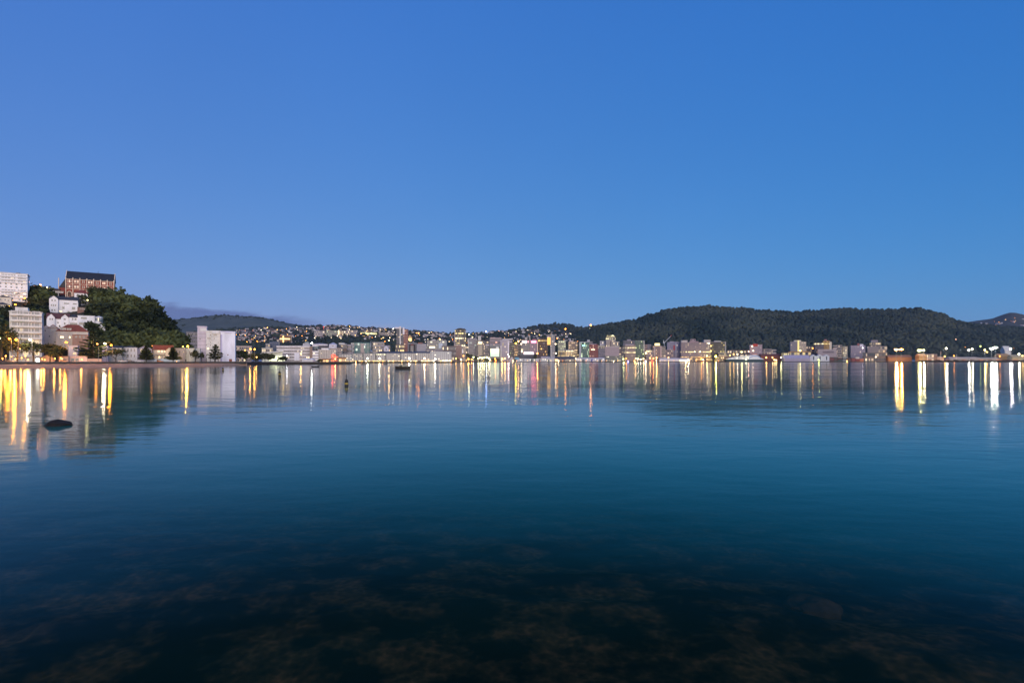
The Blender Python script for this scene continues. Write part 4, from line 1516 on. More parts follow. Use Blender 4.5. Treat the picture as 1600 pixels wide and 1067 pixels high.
for (p0, p1, yt, lb, wc, rc, ht) in [
    (495, 534, 541.5, 'large dark roofed shed in the dip behind the cream grid block', (.10, .09, .10), (.04, .04, .05), 3.5),
    (488, 512, 537.5, 'long white building with a hipped roof above the dark roofed shed', (.70, .66, .70), (.5, .46, .5), 1.5),
    (514, 526, 537.8, 'white building with a steep pale roof beside the long hipped one', (.66, .64, .72), (.6, .58, .66), 2.8),
]:
    house(lb, p0, p1, yt, 556, 760, wc, 'hip', ht, rc, [((p0 + p1) / 2, yt + 3, 3, 1)], name='hall_building', cat='building', dep=18, wood=False)
tower('white corner block beside a brown one, left of the teal glass office', 529.5, 538, 536.5, 820, (.74, .72, .70), 4, DIM)
tower('brown block with white top between the white corner block and a lavender one', 533, 541.5, 538.5, 812, (.24, .17, .13), 3, DIM, cap=(.8, .78, .75))
tower('lavender block left of the white end of the teal glass office', 541, 549.5, 539, 830, LAV, 4, DIM)
tower('white end block joined to the left of the teal glass office', 548.5, 554.5, 536.5, 905, (.72, .70, .66), 5, PALE)
t = tower('wide teal glass office with a dark blue centre strip', 554, 577.5, 535.8, 900, (.10, .24, .24), 7, TEAL, band=(.1, .92), dep=25, tops=[(556, 566, 534.9, (.35, .36, .38))])
panel(t, 563.5, 569, 536.5, 556, glass((.012, .03, .08), .1), 'glass_strip', .3, .3)
panel(t, 569.5, 571.6, 537.5, 539.2, paint((.75, .8, .8)), 'white_sign', .3, .15)
t = tower('low lit yellow topped building left of the teal glass office', 541, 560, 548.2, 905, (.30, .32, .26), 2, LITG, band=(.35, .75))

# white needle with a round base
Y = 960
t = thing('needle_monument', 'white needle rising from a round white bulb behind the long waterfront terrace', 'monument', (PX(579.5, Y), Y, GZ), 0)
k = Y / F
NW = paint((.85, .84, .82))
MB().lathe([(.9 * k, 0), (.9 * k, PZ(552, Y) - GZ), (3.2 * k, PZ(550.5, Y) - GZ), (3.3 * k, PZ(549, Y) - GZ), (1.8 * k, PZ(547.5, Y) - GZ), (.8 * k, PZ(546.8, Y) - GZ)], 14).build('bulb', NW, t, True)
MB().lathe([(.75 * k, PZ(546.8, Y) - GZ), (.5 * k, PZ(540, Y) - GZ), (.12 * k, PZ(533, Y) - GZ)], 10).build('needle', NW, t, True)

# long terrace of apartments on the wharf, built in six blocks with dark gaps
TERW = (.64, .62, .58)
TPW = panes(.12, (1, .80, .50), 1.5, 3.1, (.24, .23, .22), .30, (.66, .64, .60))
SHOP = panes(.85, (1, .72, .34), 2.3, 5.0, (.1, .08, .06), .25, (.3, .22, .15))
SHOPW = panes(.95, (1, .84, .56), 3.2, 5.6, (.1, .08, .06), .22, (.4, .35, .3))
blk = [(527.5, 548, 553.6, 640, 'grey white apartments left of the red lit venue'), (549, 566.5, 552.8, 812, 'first block from the left of the long pale waterfront terrace'), (568, 586.5, 552.6, 815, 'second block of the long pale waterfront terrace, right of the first dark gap'),
       (588, 602, 552.4, 818, 'third block of the long pale waterfront terrace, with a lit yellow top floor'), (603.5, 625, 552.4, 820, 'fourth block of the long pale waterfront terrace, behind the moored launch'),
       (626.5, 648, 552.2, 820, 'fifth block of the long pale waterfront terrace, right of the moored launch'), (649.5, 671.5, 552.0, 822, 'sixth block of the long pale waterfront terrace, next to the taller white end block')]
for i, (p0, p1, yt, Y, lb) in enumerate(blk):
    lf = {0: SHOP}
    if i == 3:
        lf[4] = panes(.95, (1, .92, .55), 1.6, 3, (.2, .2, .2), .2)
    tower(lb, p0, p1, yt, Y, TERW, 5, TPW, name='terrace_block', cat='apartments', lit_floors=lf, band=(.18, .78), dep=16, group='waterfront apartment terrace', cap=(.22, .22, .24))
tower('taller white end block of the waterfront terrace with bright lights along its base', 672.5, 705, 550.2, 824, (.74, .73, .72), 5, panes(.10, (1, .9, .7), 1.5, 3.0, (.26, .26, .26), .34, (.7, .7, .68)), name='terrace_block', cat='apartments', lit_floors={0: SHOPW}, band=(.2, .8), dep=16, cap=(.6, .6, .62))
house('long low dark roof of the hall behind the waterfront terrace', 590, 700, 552, 556, 900, (.2, .2, .22), 'side', 3.2, (.085, .085, .105), dep=40, name='hall_building', cat='building')
t = tower('low venue washed in red light beside the waterfront terrace', 517.5, 527, 556, 560, (.5, .25, .18), 2, panes(.9, (1, .10, .04), 3.0, 2.2, (.2, .05, .03), .2, (.3, .08, .05)), dep=10, yb=566, tops=[(518.5, 523, 553.6, ('glow', (1, .07, .03), 2.6))])
tower('low orange lit kiosk row on the quay right of the red lit venue', 527, 540, 559.5, 555, (.3, .16, .08), 1, LITO, dep=8, yb=567, name='kiosk', cat='kiosk')
tower('low orange lit kiosk row on the quay left of the red lit venue', 500, 517, 561.5, 552, (.25, .13, .07), 1, LITO, dep=8, yb=567, name='kiosk', cat='kiosk')
for (p, wpx, lb) in [(478, 9, 'white event tent on the quay, left of two'), (487, 8, 'white event tent on the quay, right of two')]:
    Y = 530
    k = Y / F
    t = thing('tent', lb, 'tent', (PX(p, Y), Y, GZ), 0, 'event tents')
    MB().box(-wpx * k / 2, wpx * k / 2, -3, 3, 0, 2.3).build('wall', paint((.75, .73, .72)), t)
    MB().add([(-wpx * k / 2 - .2, -3.2, 2.3), (wpx * k / 2 + .2, -3.2, 2.3), (wpx * k / 2 + .2, 3.2, 2.3), (-wpx * k / 2 - .2, 3.2, 2.3), (0, 0, 3.9)], [(0, 1, 4), (1, 2, 4), (2, 3, 4), (3, 0, 4), (3, 2, 1, 0)]).build('roof', paint((.8, .79, .8)), t)

# --- buildings on the rising ground behind (columns 430-705)
Yh = lambda p, py: suburb_hill.find(p, py)[1] - 4
CHY = panes(.9, (1, .66, .20), 2.6, 3.0, (.3, .2, .1), .2, (.5, .35, .2))
YELL = panes(.95, (1, .95, .42), 1.9, 4, (.4, .4, .2), .12, (.5, .5, .25))  # window rows glow yellow in place of floodlights on the walls
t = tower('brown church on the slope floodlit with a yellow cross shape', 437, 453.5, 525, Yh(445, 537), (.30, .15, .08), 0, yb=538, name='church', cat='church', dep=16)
panel(t, 441.8, 443.6, 524.5, 535, glow((1, .70, .22), 2.2, 'floodlight glow stone'), 'cross_upright', .4, .3)  # cross parts emit their own glow in place of floodlights
panel(t, 437.2, 453.2, 528.6, 530.4, glow((1, .74, .28), 1.9, 'floodlight glow stone'), 'cross_arm', .34, .3)
for (p0, p1, yt, yb, lb, wc, nf, wn) in [
    (453.5, 455.5, 524, 536, 'slim pale lit tower right of the floodlit church', (.6, .45, .3), 0, None),
    (490.5, 508, 517.2, 528, 'mauve grey long block below the hilltop houses, above an orange lit base', LAV, 4, DIM2),
    (509, 527, 516.5, 528, 'grey green block on the slope beside the mauve grey long block', (.27, .30, .24), 4, panes(.2, (.9, 1, .6), 1.3)),
    (526.5, 534, 517.5, 526, 'peach lit block right of the grey green block on the slope', (.62, .42, .28), 3, HALF),
    (534.5, 549, 517.0, 526, 'pale pink campus block with two bright white pillars', (.62, .50, .46), 3, HALF),
    (548.5, 557.5, 516.2, 527, 'lavender block left of the long yellow floodlit building', (.38, .34, .40), 4, DIM),
    (563, 588.5, 519.3, 526, 'long building floodlit yellow on the slope', (.62, .60, .30), 2, YELL),
    (592, 612, 519.5, 528, 'grey brown long block with rows of windows right of the yellow floodlit building', (.30, .25, .24), 4, DIM2),
    (582, 600, 535.2, 548, 'low pale block behind the white needle', (.5, .46, .46), 3, DIM2),
    (595, 609, 540.5, 552, 'mauve building with a white arched gable below the orange lights', (.42, .38, .46), 3, DIM),
    (664, 679, 523.0, 527, 'long pale mauve row of houses on the ridge', (.66, .6, .64), 1, DIM),
    (686, 693, 523.5, 527, 'pale house with a pyramid roof on the ridge left of the dark tower', (.62, .56, .5), 1, DIM),
]:
    Yq = 1650 if yt < 530 else 1000
    if yt in (535.2, 540.5):
        Yq = 930
    else:
        Yq = Yh((p0 + p1) / 2, yb - 1)
    tower(lb, p0, p1, yt, Yq, wc, nf, wn, yb=yb + 3, dep=18)
for (p, y0, y1) in [(529.3, 515.8, 524.5), (543.2, 517.8, 523)]:
    Yq = Yh(p, 525) - 3
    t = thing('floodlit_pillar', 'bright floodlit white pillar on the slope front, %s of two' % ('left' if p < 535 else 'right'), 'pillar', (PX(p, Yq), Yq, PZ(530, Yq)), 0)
    MB().box(-1.6, 1.6, -1, 1, -2, PZ(y0, Yq) - PZ(530, Yq)).build('shaft', glow((1, .84, .50), 1.5, 'floodlight glow stone'), t)  # shaft glows by itself, floodlight put into the stone
house('small mauve arched gable in front of the mauve building', 600, 607, 543, 552, 920, (.62, .60, .68), 'front', 3, (.5, .48, .55), [(603.5, 546, 2, 2.4)], name='hall_building', cat='building', dep=10)

# brown tower with white stripe
Y = 1320
t = tower('tall dark office tower with a white mast stripe and brick red right half', 619.5, 630.5, 513.0, Y, (.10, .10, .13), 13, panes(.08, (1, .75, .4), 1.6, 3.2, (.03, .04, .06), .2, (.14, .13, .15)), dep=26)
panel(t, 624.6, 626.0, 513, 540, paint((.82, .80, .78)), 'mast_stripe', 1.6, 1.5)
panel(t, 616.8, 625, 511.3, 513.4, paint((.74, .72, .78)), 'crown_slab', 1.2, 8)
panel(t, 624.2, 626.8, 510.2, 514.5, paint((.8, .72, .66)), 'mast_head', 2.0, 2.0)
t = tower('brick red tower joined to the right of the dark striped tower', 630.6, 637.5, 515, Y + 2, (.30, .10, .085), 12, panes(.06, (1, .7, .4), 1.4, 2.6, (.16, .07, .06), .35, (.26, .10, .09)), dep=24)
panel(t, 629.3, 632.0, 511.6, 522.5, paint((.80, .76, .80)), 'white_fin', .8, 2.0)
tower('low office with yellow lit floors at the foot of the dark striped tower', 618, 631, 538.5, 1270, (.20, .16, .14), 4, panes(.55, (1, .72, .28), 1.9, 2.6, (.06, .05, .05)), dep=20)
Y = Yh(640.5, 535)
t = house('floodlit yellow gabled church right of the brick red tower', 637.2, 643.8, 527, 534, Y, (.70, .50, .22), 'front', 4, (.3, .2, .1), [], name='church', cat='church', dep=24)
MB().box(-5.5, 5.5, -12.3, -12.05, -4, 13).build('facade', glow((1, .74, .26), 1.5, 'floodlight glow facade'), t)  # facade emits its glow, no floodlight falls on it
t = tower('dark framed portal building with a pale inner front', 637, 650.5, 536.5, 1180, (.22, .21, .23), 0, dep=22, cap=(.4, .4, .42))
panel(t, 639.2, 649, 538, 553, paint((.03, .03, .035)), 'portal_frame', .3, .25)
panel(t, 641.4, 646.2, 540, 553, paint((.30, .27, .24)), 'inner_front', .6, .3)
panel(t, 642, 646, 537.6, 539.4, paint((.25, .07, .06)), 'sign', .7, .2)
panel(t, 644, 645.6, 549, 550, glow((1, .9, .5), 2), 'lamp_panel', .8, .1)
tower('grey office with a fine window grid right of the portal building', 651, 666, 537.8, 1180, (.38, .37, .42), 8, panes(.07, (1, .9, .6), 1.3, 2.4, (.22, .22, .26), .3, (.42, .4, .46)), dep=22, tops=[(653, 660, 535.2, (.30, .13, .09)), (660, 666, 536.5, (.2, .17, .18))])
t = tower('pale grey office with bright lit middle windows behind the terrace end', 667, 682.5, 532.5, 1300, (.36, .34, .32), 7, panes(.06, (1, .9, .6), 1.3, 2.6, (.14, .14, .14), .35, (.38, .36, .34)), dep=24, tops=[(675, 680, 530.2, (.6, .58, .6))])
panel(t, 671, 679.5, 541.3, 543.6, glow((1, .86, .50), 2.6, 'lit windows'), 'lit_windows', .3, .2)
t = tower('blue grey office with a pale centre right of the one with lit middle windows', 682.8, 698, 532.3, 1310, (.36, .38, .40), 7, panes(.06, (1, .9, .6), 1.3, 2.6, (.14, .16, .18), .35, (.38, .40, .42)), dep=24, tops=[(683.5, 692, 530, (.36, .32, .28))])
panel(t, 685.5, 691.5, 536, 544, paint((.55, .62, .72)), 'pale_panel', .3, .2)
tower('low brown mixed block between the pale offices and the terrace', 690, 712, 541, 1200, (.20, .16, .15), 3, HALF, dep=20)
tower('low mauve block with lit shop row behind the terrace end', 664, 692, 546.5, 1150, (.36, .32, .36), 2, DIM2, dep=20)

# dark tower at column 720
Y = 1500
DK = (.045, .038, .035)
LT = {11: panes(.75, (1, .80, .25), 2.0, 3), 9: panes(.97, (1, .84, .48), 2.8, 3), 6: panes(.92, (1, .84, .48), 2.4, 3), 4: panes(.75, (.9, .8, .55), .7, 3), 8: panes(.3, (1, .75, .3), 1, 3), 7: panes(.25, (1, .75, .3), 1.2, 3)}
t = tower('tall dark office tower with bright lit floors near its top', 710.8, 728, 515.2, Y, DK, 13, panes(.06, (1, .75, .3), 1.2, 3, (.02, .02, .022), .15, (.05, .045, .04)), lit_floors=LT, band=(.18, .8), dep=34, tops=[(713.5, 726.5, 513.3, DK), (716, 722, 512.6, DK)])
panel(t, 709.8, 711.2, 520, 540, paint((.38, .33, .36)), 'corner_fin', .2, 3)
panel(t, 726.5, 730.8, 517.2, 518.6, paint((.45, .52, .66)), 'roof_sign', .4, .4)
tower('brown brick block in front of the left foot of the dark tower', 709.5, 721, 539.4, 1430, (.27, .18, .165), 8, panes(.08, (1, .7, .4), 1.2, 2.4, (.18, .11, .10), .4, (.3, .2, .18)), dep=22, cap=(.6, .55, .58))
t = tower('beige block with a white vertical sign right of the brown brick block', 720.8, 728.2, 541.3, 1432, (.50, .42, .36), 7, DIM2, dep=20, cap=(.85, .8, .68))
panel(t, 722, 723.9, 545.5, 552, paint((.8, .78, .8)), 'vertical_sign', .4, .3)
tower('dark block with lit right edge behind the beige block', 727.5, 731.5, 541, 1470, (.10, .08, .08), 6, HALF, dep=22)
t = tower('grey block with a broken white crown right of the dark tower', 731.5, 746, 530, 1480, (.30, .28, .30), 9, panes(.12, (.8, .95, .8), 1.0, 3, (.08, .08, .09), .3, (.36, .34, .36)), dep=24, tops=[(734, 739, 527.8, (.55, .5, .56)), (740, 745, 528.6, (.55, .5, .56))])
panel(t, 731, 732, 530, 552, paint((.6, .56, .6)), 'white_edge', .3, .3)
t = tower('dark brown office with a cream lit centre strip', 744, 757, 532.5, 1470, (.16, .12, .11), 9, DIM2, dep=22, tops=[(747, 751.5, 524.8, (.55, .52, .5))])
panel(t, 747.3, 753.4, 533.8, 555, panes(.75, (1, .84, .42), 1.1, 8, (.3, .26, .2), .1), 'lit_strip', .5, .4)
panel(t, 747.3, 753.4, 533.8, 537.2, glow((1, .88, .5), 1.5, 'lit top'), 'lit_top', .8, .3)
tower('mauve grey block with a rounded top between the cream strip and the green lit front', 756.8, 766, 540, 1475, (.34, .29, .32), 6, DIM2, dep=20, tops=[(759, 763.8, 537.8, (.58, .55, .6))])
tower('dark mass of offices behind the mauve grey block', 753, 766, 533, 1560, (.11, .09, .10), 8, panes(.05), dep=24)
t = tower('grey framed block with a glowing pale green glass front', 765.5, 781, 539.5, 1450, (.24, .25, .27), 0, dep=24, cap=(.6, .62, .64))
for i, (y0, y1, e_, c_) in enumerate([(545.0, 547.4, 1.35, (1, .92, .6)), (547.6, 550.6, .8, (.9, .95, .68)), (550.8, 553.8, .62, (.62, .9, .66)), (554, 557, .45, (.6, .85, .66))]):
    panel(t, 766.2, 780, y0, y1, glow(c_, e_, 'glowing glass front'), 'glass_front', .4, .3)
panel(t, 775, 779.2, 542, 544.2, paint((.85, .88, .9)), 'white_sign', .5, .4)
tower('pink topped mauve block behind the glowing green front', 765, 784, 528.3, 1560, (.36, .31, .36), 8, panes(.15, (1, .5, .3), 1.3, 3, (.14, .1, .11)), dep=24, cap=(.66, .5, .48), tops=[(766, 774, 527.2, (.72, .52, .46)), (775, 783, 527.6, (.4, .36, .42))])
t = tower('lavender office with a white angular top, right of the glowing green front', 781.8, 795.5, 531.5, 1490, (.46, .43, .54), 8, panes(.10, (1, .8, .5), 1.3, 3, (.26, .24, .3), .35, (.5, .46, .56)), dep=24, tops=[(785, 801, 529.2, (.5, .47, .52))])
panel(t, 781.9, 783.6, 540, 562, paint((.72, .68, .68)), 'white_fin', .6, .5)
panel(t, 793.5, 795.4, 533, 560, paint((.68, .66, .82)), 'side_strip', .5, .5)
panel(t, 784.6, 787.2, 535.2, 540.6, paint((.55, .46, .36)), 'round_sign', .5, .3)
tower('near black block between the lavender office and the amber lit one', 795.8, 803.5, 535.5, 1495, (.035, .035, .04), 8, panes(.07, (.8, .9, .4), 1, 3, (.02, .02, .025)), dep=22)
tower('narrow dark block with amber lit floors', 803.5, 809.5, 536.5, 1500, (.18, .12, .09), 7, panes(.55, (1, .62, .20), 1.3, 2.4, (.10, .06, .04)), dep=22)
tower('dark narrow block right of the amber lit one', 809.5, 814.5, 537.5, 1505, (.05, .045, .055), 6, panes(.08), dep=22)
t = tower('wide grey office with a bright white roof sign', 814, 828, 532.3, 1500, (.28, .27, .29), 8, panes(.10, (1, .85, .5), 1.4, 3, (.13, .13, .14), .25, (.3, .29, .3)), dep=24, tops=[(820.5, 823.8, 527, (.45, .42, .4)), (814.5, 820, 530.6, (.5, .33, .28))])
panel(t, 816, 823.2, 533.0, 535.3, glow((1, .97, .92), 3.0, 'white sign light'), 'roof_sign', .5, .4)
t = tower('mauve office glowing under a pink neon sign', 828, 841, 531.5, 1498, (.36, .27, .34), 8, panes(.10, (1, .7, .5), 1.4, 3, (.22, .15, .2), .3, (.36, .28, .34)), dep=24, tops=[(832, 838, 529.6, (.45, .2, .24)), (826.5, 829, 526.6, (.3, .28, .3))])
panel(t, 830, 837.8, 532.6, 535.6, glow((1, .16, .26), 6.0, 'pink neon'), 'neon_sign', .8, .5)
panel(t, 824.5, 826, 533, 535, glow((1, .3, .35), 3.0, 'pink neon'), 'small_sign', .5, .3)
panel(t, 839.4, 840.6, 534, 551, panes(.6, (1, .7, .5), 2.0, 5), 'lit_edge', .4, .3)
Y = 1455
t = thing('lit_roof_hall', 'low grey hall with a glowing white roof light below the pink neon office', 'hall', (PX(826, Y), Y, GZ), 0)
k = Y / F
MB().box(-13 * k, 14 * k, 0, 20, -1, PZ(553.8, Y) - GZ).build('wall', paint((.10, .10, .11)), t)
MB().add([(-8 * k, 1, PZ(554, Y) - GZ), (8.4 * k, 1, PZ(554, Y) - GZ), (8 * k, 16, PZ(549.4, Y) - GZ), (-7.6 * k, 16, PZ(549.4, Y) - GZ)], [(0, 1, 2, 3)]).build('roof_light', glow((1, .84, .80), .85, 'roof light'), t)
t = tower('dark brown tower with amber lit top floors', 840.8, 856, 530.4, 1490, (.10, .045, .03), 8, panes(.14, (1, .6, .15), 1.6, 3, (.05, .025, .02), .15, (.10, .05, .035)), lit_floors={7: panes(.9, (1, .62, .10), 1.4, 3)}, dep=26, tops=[(844, 852, 528.5, (.12, .07, .04))])
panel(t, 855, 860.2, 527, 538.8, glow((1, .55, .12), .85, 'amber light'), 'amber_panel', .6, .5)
tower('tall plain grey tower beside the amber panel', 859.8, 867.2, 524.5, 1500, (.34, .32, .34), 11, panes(.04, (1, .9, .7), 1, 2.2, (.22, .21, .23), .4, (.32, .31, .33)), dep=24, tops=[(853, 860, 523, (.4, .36, .4)), (861, 865, 522.4, (.45, .45, .46))])
tower('tiny white slim tower in front of the plain grey tower', 860.8, 862, 543.5, 1470, (.7, .68, .66), 0, dep=4)

# waterfront sheds 795-945
def shed(label, p0, p1, ye, ridge, Y, wall, roof, door=(), name='wharf_shed', dep=18, yb=None, cat='shed'):
    z0 = GZ
    k = Y / F
    wd = (p1 - p0) * k
    t = thing(name, label, cat, (PX((p0 + p1) / 2, Y), Y, z0), 0)
    h = PZ(ye, Y) - z0
    r = PZ(ridge, Y) - z0
    MB().box(-wd / 2, wd / 2, 0, dep, -1, h).build('wall', paint(wall), t)
    MB().add([(-wd / 2 - .4, -.6, h), (wd / 2 + .4, -.6, h), (wd / 2 + .4, dep + .6, h), (-wd / 2 - .4, dep + .6, h), (-wd / 2 - .4, dep / 2, r), (wd / 2 + .4, dep / 2, r)], [(0, 1, 5, 4), (2, 3, 4, 5), (1, 2, 5), (3, 0, 4), (3, 2, 1, 0)]).build('roof', paint(roof), t)
    for (q0, q1, y0, y1, mt, nm) in door:
        c = (p0 + p1) / 2
        MB().box((q0 - c) * k, (q1 - c) * k, -.16, .02, PZ(y1, Y) - z0, PZ(y0, Y) - z0).build(nm, mt, t)
    return t


DB = paint((.03, .06, .12))
DG = paint((.03, .09, .08))
LW = glow((1, .93, .75), 2.2, 'wall lamp')
shed('long white wharf shed under a dark roof below the pink neon sign', 804, 845, 560, 556.5, 1450, (.62, .60, .62), (.06, .06, .075),
     [(804.5, 811, 558.4, 562, paint((.20, .45, .62)), 'blue_end'), (817.5, 819.5, 561, 564.6, DB, 'door'), (829.8, 832, 561, 564.6, DG, 'door'), (842, 844.4, 561, 564.6, DB, 'door'), (813, 814, 561.5, 562.6, LW, 'wall_lamp'), (828, 829, 561.5, 562.6, LW, 'wall_lamp'), (834.5, 835.5, 561.5, 562.6, LW, 'wall_lamp')])
house('small grey gabled boat shed left of the long white wharf shed', 795.5, 804, 562, 566, 1440, (.35, .33, .38), 'front', 5, (.26, .25, .3), [(799, 563.6, 1.2, 1.4)], name='boat_shed', cat='shed', dep=12)
shed('white low shed between the two wharf venues, right of the long shed', 845.5, 866, 560, 556.8, 1470, (.62, .6, .6), (.45, .43, .45), [(848, 849, 561, 562, LW, 'wall_lamp'), (851.5, 852.5, 561, 562.2, LW, 'wall_lamp'), (856, 858, 562, 565, DG, 'door')])
t = shed('dark roofed glass venue on the quay with warm light at its left', 864.5, 899, 561, 557.0, 1500, (.16, .13, .12), (.07, .07, .09), [(883, 897, 560.8, 564.6, glass((.03, .05, .045)), 'glass_wall'), (866, 872, 561, 564.8, glow((1, .70, .32), 1.3, 'lit doorway'), 'lit_doorway'), (874.5, 882, 561, 564, paint((.30, .2, .18)), 'wall_panel')])
shed('long white shed with blue and grey doors right of the glass venue', 899.5, 945, 560.4, 558.8, 1560, (.68, .64, .68), (.55, .52, .58),
     [(909.5, 913.5, 561, 564.6, paint((.16, .20, .20)), 'door'), (923.5, 926.8, 561, 564.6, paint((.10, .11, .36)), 'door'), (936, 940, 561, 564.6, paint((.18, .18, .16)), 'door')] + [(q, q + .9, 560.9, 561.9, LW, 'wall_lamp') for q in (901, 904, 907, 917, 930, 942)])
Y = 1530
for i, (y0, y1, wpx, e_) in enumerate([(552.5, 557.6, 26, LITO), (549.6, 552.2, 23, panes(.95, (1, .74, .35), 2.2, 3))]):
    pass
t = thing('curved_pavilion', 'round two tiered pavilion with golden lit rings behind the glass venue', 'pavilion', (PX(886, Y), Y + 22, GZ), 0)
k = Y / F
a0 = PZ(566, Y) - GZ
for i, (yb_, yt_, rr, mt) in enumerate([(558.5, 555.2, 13.8, panes(.95, (1, .72, .30), 2.2, 6)), (554.8, 549.6, 12.6, panes(.8, (1, .62, .22), .8, 3)), (549.3, 547.6, 12.9, panes(.95, (1, .80, .45), 2.0, 3))]):
    MB().lathe([(rr * k, PZ(yb_, Y) - GZ), (rr * k, PZ(yt_, Y) - GZ)], 26).build('lit_ring', mt, t)
MB().lathe([(13 * k, -1), (13 * k, PZ(558.7, Y) - GZ)], 26).build('wall', paint((.2, .15, .12)), t)
MB().lathe([(13.2 * k, PZ(547.5, Y) - GZ), (9 * k, PZ(546.6, Y) - GZ), (1, PZ(546.2, Y) - GZ)], 26).build('roof', paint((.5, .42, .36)), t)

tower('pale green lit block left of the peach lit one, below the forest hill', 872, 884, 532.5, 1640, (.42, .44, .33), 9, panes(.5, (.95, 1, .55), .9, 3, (.2, .2, .16)), dep=24, cap=(.6, .62, .5), tops=[(881, 887, 531.2, (.5, .48, .48))])
tower('peach lit banded block behind the round golden pavilion', 888, 902, 534.0, 1630, (.46, .33, .25), 8, panes(.55, (1, .70, .36), 1.2, 3, (.22, .14, .1)), dep=24, tops=[(890, 896, 532.2, (.7, .58, .54)), (898, 902, 534.2, (.6, .55, .5))])
tower('dark block between the peach lit one and the green glass tower', 901, 908, 537.0, 1650, (.07, .06, .075), 7, panes(.08), dep=22)
t = tower('green glass office tower with pale grey edges', 905.2, 920.5, 535.2, 1590, (.36, .38, .42), 9, GREENG, band=(.06, .95), dep=26, tops=[(905.2, 916, 534.0, (.5, .52, .54))])
panel(t, 905.2, 908, 535.5, 559, paint((.42, .42, .46)), 'grey_edge', .4, .35)
panel(t, 909.5, 914.5, 539, 540.8, glow((.45, 1, .85), 1.4, 'green lit windows'), 'lit_windows', .5, .3)
t = tower('brick red office block with a pale roof house', 921, 934.8, 538.6, 1595, (.30, .085, .07), 8, panes(.10, (1, .7, .5), 1.3, 3, (.16, .04, .04), .3, (.32, .1, .08)), dep=24, tops=[(923, 932, 537.4, (.55, .42, .5))])
panel(t, 923.4, 929.4, 545.4, 547.0, glow((1, .62, .40), 2.4, 'lit windows'), 'lit_windows', .5, .3)
tower('grey stepped block rising behind the green and red towers', 915.5, 926, 534, 1700, (.40, .38, .40), 7, DIM, dep=22, tops=[(917.5, 921.5, 530.8, (.5, .5, .52))])
tower('white block at the left shoulder of the tall cream tower', 937.5, 946.5, 533.2, 1660, (.70, .67, .72), 6, PALE, dep=22)
tower('pale lit low block under the white block', 934, 945.5, 540.3, 1640, (.62, .58, .46), 3, HALF, dep=20)
tower('lavender dark windowed block left of the pink lilac block', 935, 945.5, 545, 1590, (.30, .27, .34), 6, panes(.04), dep=20)
Y = 1640
t = tower('tall cream tower with a lit crown and pale dome', 946.8, 961.8, 527.6, Y, (.48, .41, .36), 10, panes(.10, (1, .8, .4), 1.5, 2.8, (.24, .19, .17), .4, (.5, .43, .38)), lit_floors={9: panes(.6, (1, .9, .45), 1.8, 3), 1: panes(.8, (1, .85, .45), 1.2, 3)}, dep=28, tops=[(947.5, 961, 525.2, (.55, .50, .30))])
panel(t, 948.2, 955, 523.8, 525.4, panes(.9, (1, .86, .3), 1.6, 2.5), 'lit_crown', 2.5, 4)
k = Y / F
dm = MB()
dm.lathe([(3.1 * k, 0), (3.1 * k, 1.5), (2.9 * k, 3.6), (2.2 * k, 6.0), (1.1 * k, 7.6), (.2 * k, 8.2)], 14)
o = dm.build('dome', glow((1, .90, .48), .85, 'floodlight glow dome'), t)  # dome surface emits the floodlit look itself
o.location = ((957.3 - 954.3) * k, -6, PZ(527, Y) - t.location.z)
panel(t, 953.2, 955.2, 533, 541, paint((.16, .12, .11)), 'dark_bay', .4, .3)
tower('pink lilac banded office block below the tall cream tower', 945.4, 967.6, 542.2, 1590, (.46, .36, .38), 9, panes(.02, (1, .9, .7), 1, 2, (.34, .27, .29), .4, (.46, .37, .39)), dep=26, cap=(.6, .52, .54))
tower('grey podium with ramps and lights at the water below the pink lilac block', 945.5, 973, 556.5, 1570, (.30, .30, .28), 3, panes(.35, (1, .9, .6), 1.4, 4, (.08, .08, .07)), dep=20)
tower('dark brown block right of the pink lilac block', 967.8, 974, 542.5, 1600, (.12, .08, .075), 7, HALF, dep=22)
tower('small pale lit block right of the tall cream tower', 961.5, 968, 534, 1680, (.5, .46, .44), 4, HALF, dep=20)
tower('dark grey roofscape block behind the two banded office', 974, 992, 532.6, 1720, (.22, .20, .24), 6, DIM2, dep=24, tops=[(980, 986, 530.2, (.28, .26, .3))])
t = tower('cream office with two bright lit bands', 976.8, 993, 539.6, 1600, (.40, .31, .26), 10, panes(.06, (1, .8, .4), 1.2, 2.6, (.14, .10, .09), .45, (.42, .33, .28)), lit_floors={8: LITW, 5: LITW}, dep=24, tops=[(977.6, 990, 538.2, (.48, .44, .5))])
t = tower('green glass tower with scattered lit windows right of the two banded office', 992.5, 1007, 532.3, 1605, (.16, .22, .17), 10, panes(.13, (.85, 1, .4), 1.8, 2.6, (.05, .09, .065), .15, (.16, .22, .17)), dep=24, cap=(.42, .42, .38))
panel(t, 1005.4, 1007.2, 532.5, 552, paint((.42, .42, .38)), 'pale_edge', .4, .4)
tower('red and white slim block at the right edge of the green glass tower', 1007, 1011.5, 539.2, 1612, (.52, .30, .28), 7, panes(.1), dep=20)
tower('lavender office with a sloping top right of the red and white slim block', 1010.5, 1017.5, 538.6, 1625, (.42, .38, .46), 8, DIM, dep=20)
tower('low lavender office with one lit band', 1010, 1020.5, 547.2, 1590, (.36, .30, .34), 5, panes(.08), lit_floors={4: LITW}, dep=20)
t = tower('brown pink tower with a glowing yellow roof box', 1019.8, 1034, 540.5, 1600, (.30, .21, .20), 9, panes(.06, (1, .7, .4), 1.2, 2.6, (.20, .14, .13), .4, (.32, .23, .22)), dep=24, tops=[(1023.6, 1031, 536.2, ('glow', (1, .86, .38), 1.3))])
panel(t, 1022.3, 1023.8, 541, 558, paint((.48, .42, .42)), 'pale_pier', .5, .5)
